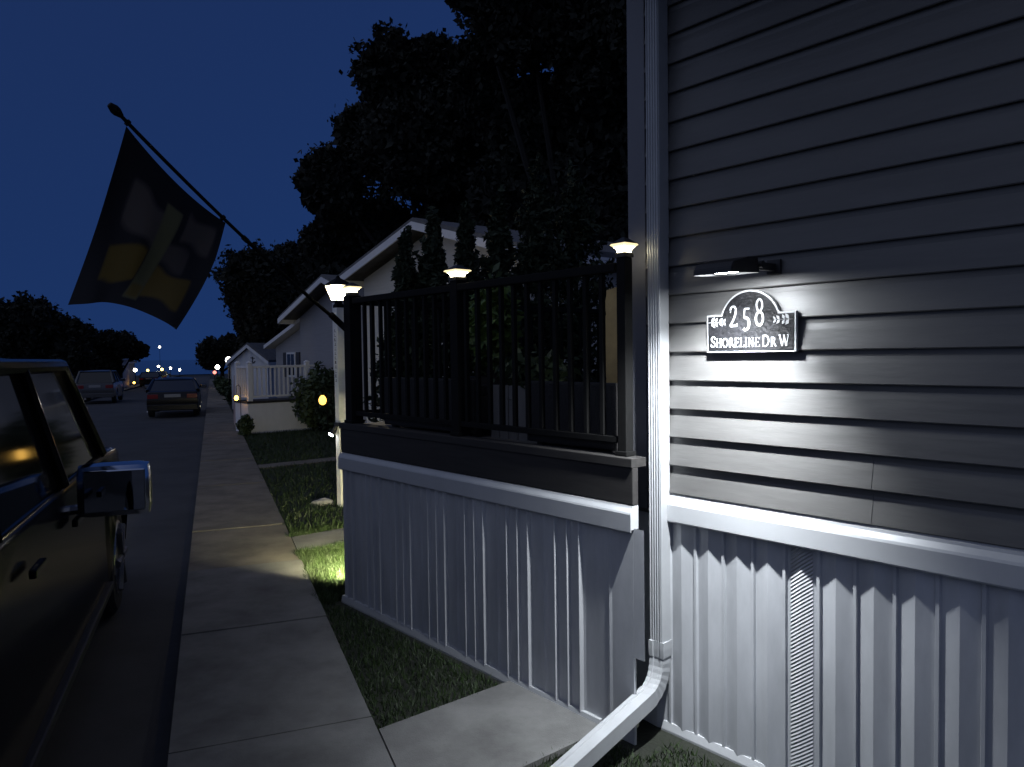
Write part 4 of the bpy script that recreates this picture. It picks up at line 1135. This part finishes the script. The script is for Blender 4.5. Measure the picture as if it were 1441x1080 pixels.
    mb = MB(); mb.cbox(-0.26, 0.26, -0.018, 0.01, belt * 0.78, belt * 0.90, 0.004); mb.build('number_plate', M['plate'], r)
    mb = MB(); mb.cbox(-hw * 0.93, hw * 0.93, -0.05, 0.10, sill + 0.04, sill + 0.26, 0.03); mb.build('rear_bumper', paint if detail else M['black_plastic'], r)
    mb = MB(); mb.cbox(-hw * 0.90, hw * 0.90, L - 0.10, L + 0.06, sill + 0.02, sill + 0.22, 0.03); mb.build('front_bumper', paint, r)
    # mirrors
    for sx in (-1, 1):
        ym = spec['mirror_y']
        mw = spec.get('mirror_w', 0.2); z0_, z1_ = spec.get('mirror_z', (belt + 0.0, belt + 0.16))
        mb = MB(); mb.cbox(min(sx * (hw - .02), sx * (hw + .02 + mw)), max(sx * (hw - .02), sx * (hw + .02 + mw)), ym, ym + 0.16, z0_, z1_, 0.06)
        mb.tube([(sx * (hw - 0.06), ym + .08, z0_ + .04), (sx * (hw + .06), ym + .07, z0_ + .05)], 0.025, 8)
        mo = mb.build('mirror', spec.get('mirror_mat', paint), r, smooth=True)
        mb = MB(); mb.cbox(min(sx * (hw + .015), sx * (hw + mw - .005)), max(sx * (hw + .015), sx * (hw + mw - .005)), ym - 0.004, ym + 0.01, z0_ + .03, z1_ - .03, 0.006)
        mb.build('mirror_glass', M['mirror_glass'], mo)
    # door handles, chrome sill strip
    for sx in (-1, 1):
        for y in spec['handles']:
            mb = MB(); mb.cbox(sx * hw * 0.985 - 0.014, sx * hw * 0.985 + 0.014, y, y + 0.20, belt - 0.20, belt - 0.165, 0.008); mb.build('door_handle', spec.get('handle_mat', M['chrome']), r)
        mb = MB(); mb.cbox(sx * (hw - 0.03) - 0.03, sx * (hw - 0.03) + 0.03, wb + ar + 0.12, wf - ar - 0.12, sill + 0.0, sill + 0.045, 0.01); mb.build('running_board', spec.get('strip', M['black_plastic']), r)
    return r
big = dict(wheel=0.40, belt=1.20, hood=1.17, base_f=4.72, base_r=0.10, roof_f=3.98, roof_r=0.40, roof_w=0.84, axle_f=5.20, axle_r=1.00, sill=0.34, pillars=(0.30, 0.58), mirror_y=3.36, mirror_w=0.30, mirror_z=(1.02, 1.29), mirror_mat=M['chrome'], handles=(2.35, 3.30), strip=M['black_plastic'], handle_mat=M['car_black'])
vehicle('parked_car', 'big glossy black vehicle parked at the kerb by the left edge, chrome mirror', SP(0.92, -0.62 - 0.99, -0.116), SR, 6.10, 1.98, 1.85, M['car_black'], big)
sed = dict(wheel=0.33, belt=0.92, hood=0.90, base_f=3.45, base_r=0.45, roof_f=2.55, roof_r=1.35, axle_f=3.75, axle_r=0.95, sill=0.22, pillars=(0.5,), mirror_y=2.95, handles=(1.5, 2.4))
vehicle('sedan', 'dark sedan parked at the kerb halfway down the street, rear towards us', SP(29.0, -0.40 - 0.87, gz(29) - 0.116), SR, 4.7, 1.74, 1.36, M['car_dark'], sed)
suv = dict(wheel=0.36, belt=1.05, hood=1.02, base_f=3.4, base_r=0.15, roof_f=2.6, roof_r=0.4, axle_f=3.7, axle_r=0.95, sill=0.28, pillars=(0.35, 0.68), mirror_y=2.7, handles=(1.3, 2.3))
vehicle('van', 'silver vehicle parked across the street beyond the black one', SP(43.0, -5.4, gz(43) - 0.116), SR, 4.6, 1.8, 1.68, M['car_silver'], suv)
vehicle('sedan', 'yellow lit car parked far down the left side of the street', SP(93.0, -5.4, gz(93) - 0.116), SR, 4.5, 1.75, 1.4, M['car_yellow_lit'], sed)
vehicle('sedan', 'far dark car parked on the left side, before the yellow lit one', SP(78.5, -5.4, gz(78) - 0.116), SR, 4.5, 1.75, 1.4, M['car_dark'], sed)

# ------------------------------------------------------------------ far houses and lights on the left
def bulb(name, label, cat, p, ground, m, rad, group=None, pole=True):
    r = thing(name, label, cat, (p.x, p.y, ground), 0.0, group)
    h = p.z - ground
    mb = MB(); mb.tube([(0, 0, 0), (0, 0, h - rad)], 0.035, 8); mb.lathe([(rad * .7, h - rad * 1.2), (rad * .8, h - rad)], 8); mb.build('post', M['black_metal'], r)
    bm = bmesh.new(); bmesh.ops.create_icosphere(bm, subdivisions=2, radius=rad, matrix=Matrix.Translation((0, 0, h))); mb = MB(); mb.frombm(bm); mb.build('globe', m, r, smooth=True)
    return r
lots = [('low far house with two porch lights on the left side', 70.5, -15.0, 8.0, M['house_cream'], 2.5), ('low far house nearest the lake on the left side', 88.0, -14.5, 6.5, M['house_grey'], 2.3)]
for lab, s_, t_, w_, m_, ev_ in lots:
    r = thing('far_house', lab, 'house', SP(s_, t_, gz(s_) - 0.03), SR, 'low houses across the street')
    gable_house(r, w_, 8.0, 0.0, ev_, ev_ + 0.8, 0.25, (m_, M['roof'], M['trim_white']))
    f = MB().box(w_ * 0.55, w_ * 0.75, -0.05, -0.002, 1.0, 1.9).build('window', M['trim_white'], r)
    MB().box(w_ * 0.55 + .08, w_ * 0.75 - .08, -0.056, -0.051, 1.08, 1.82).build('pane', M['glass'], f)
    MB().box(w_ * 0.25, w_ * 0.25 + 0.95, -0.04, -0.002, 0.25, 2.2).build('door', M['shutter'], r)
L_ = [('left of two white porch lights at the low far house', 69.8, -8.85, 1.72, M['far_white'], .17), ('right of two white porch lights at the low far house', 70.0, -7.55, 1.86, M['far_white'], .17),
      ('white yard light beside the far house nearest the lake', 83.2, -6.9, 1.50, M['far_white'], .17)]
for lab, s_, t_, h_, m_, rad in L_:
    bulb('yard_light', lab, 'yard light', SP(s_, t_, gz(s_) - .03 + h_), gz(s_) - .03, m_, rad, 'white yard lights across the street')
bulb('path_light', 'low amber light on the left kerb far down the street', 'path light', SP(77.5, -6.55, gz(77) + 0.33), gz(77) - .03, M['amber_small'], .10)
bulb('path_light', 'low white light below the right porch light of the far house', 'path light', SP(72.0, -7.55, gz(72) + 0.42), gz(72) - .03, M['far_white'], .08)
bulb('path_light', 'dim white light in the middle of the far house front', 'path light', SP(73.0, -7.75, gz(73) + 1.0), gz(73) - .03, M['far_white'], .07)
bulb('yard_light', 'yellow light above the yellow lit car far down the street', 'yard light', SP(92.0, -5.0, gz(92) + 1.48), gz(92) - .03, M['far_yellow'], .15)
bulb('yard_light', 'yellow light left of the yellow lit car roof', 'yard light', SP(92.0, -6.4, gz(92) + 1.40), gz(92) - .03, M['far_yellow'], .13)
for lab, x_, h_ in (('tiny white light at the lake end, leftmost of three', -7.6, 1.9), ('tiny white light at the lake end, middle of three', -5.9, 1.6), ('tiny white light at the lake end, rightmost of three', -4.6, 1.3)):
    bulb('yard_light', lab, 'yard light', SP(131, x_, gz(131) + h_), gz(131) - .03, M['far_white'], .17, 'tiny lights at the lake end')
r = bulb('street_lamp', 'tall lone street lamp at the lake end of the street', 'street lamp', SP(203, -11.4, 4.75), gz(203) - .03, M['far_white'], .24)
bulb('porch_light', 'bright white porch light on the right beyond the white deck', 'porch light', SP(42.6, 0.87, 1.63), gz(42.6) - .03, M['far_white'], .17)
bulb('porch_light', 'smaller white porch light further down on the right', 'porch light', SP(64.2, 0.46, 1.06), gz(64) - .03, M['far_white'], .17)
bulb('porch_light', 'red light below the smaller porch light on the right', 'porch light', SP(66.0, 0.25, 0.62), gz(66) - .03, M['far_red'], .14)
r = thing('far_house', 'dark low house on the right between the two porch lights', 'house', SP(50, 1.1, gz(50) - .03), SR)
gable_house(r, 5.0, 8.0, 0.0, 2.1, 2.9, 0.2, (M['house_tan'], M['roof'], M['trim_white']))
for i, (s_, t_, hgt, lab) in enumerate(((36.0, 0.95, 0.45, 'dark bush by the right kerb before the bright porch light'), (46.0, 0.70, 0.5, 'dark bush by the right kerb beyond the bright porch light'), (58.0, 0.55, 0.5, 'far dark bush by the right kerb'))):
    p = SP(s_, t_); bush('hedge_bush', lab, 'bush', (p.x, p.y, gz(s_) - .03), (0.35, 0.7, hgt), 1200, 0.09, 30 + i, M['leaf_bush'])
for i, (s_, t_, lab) in enumerate(((66.0, -7.9, 'round dark shrub before the low far house'), (60.5, -8.6, 'dark shrub left of the low far house'))):
    p = SP(s_, t_); bush('hedge_bush', lab, 'bush', (p.x, p.y, gz(s_) - .03), (0.8, 0.8, 0.62), 1200, 0.12, 40 + i, M['leaf_bush'])
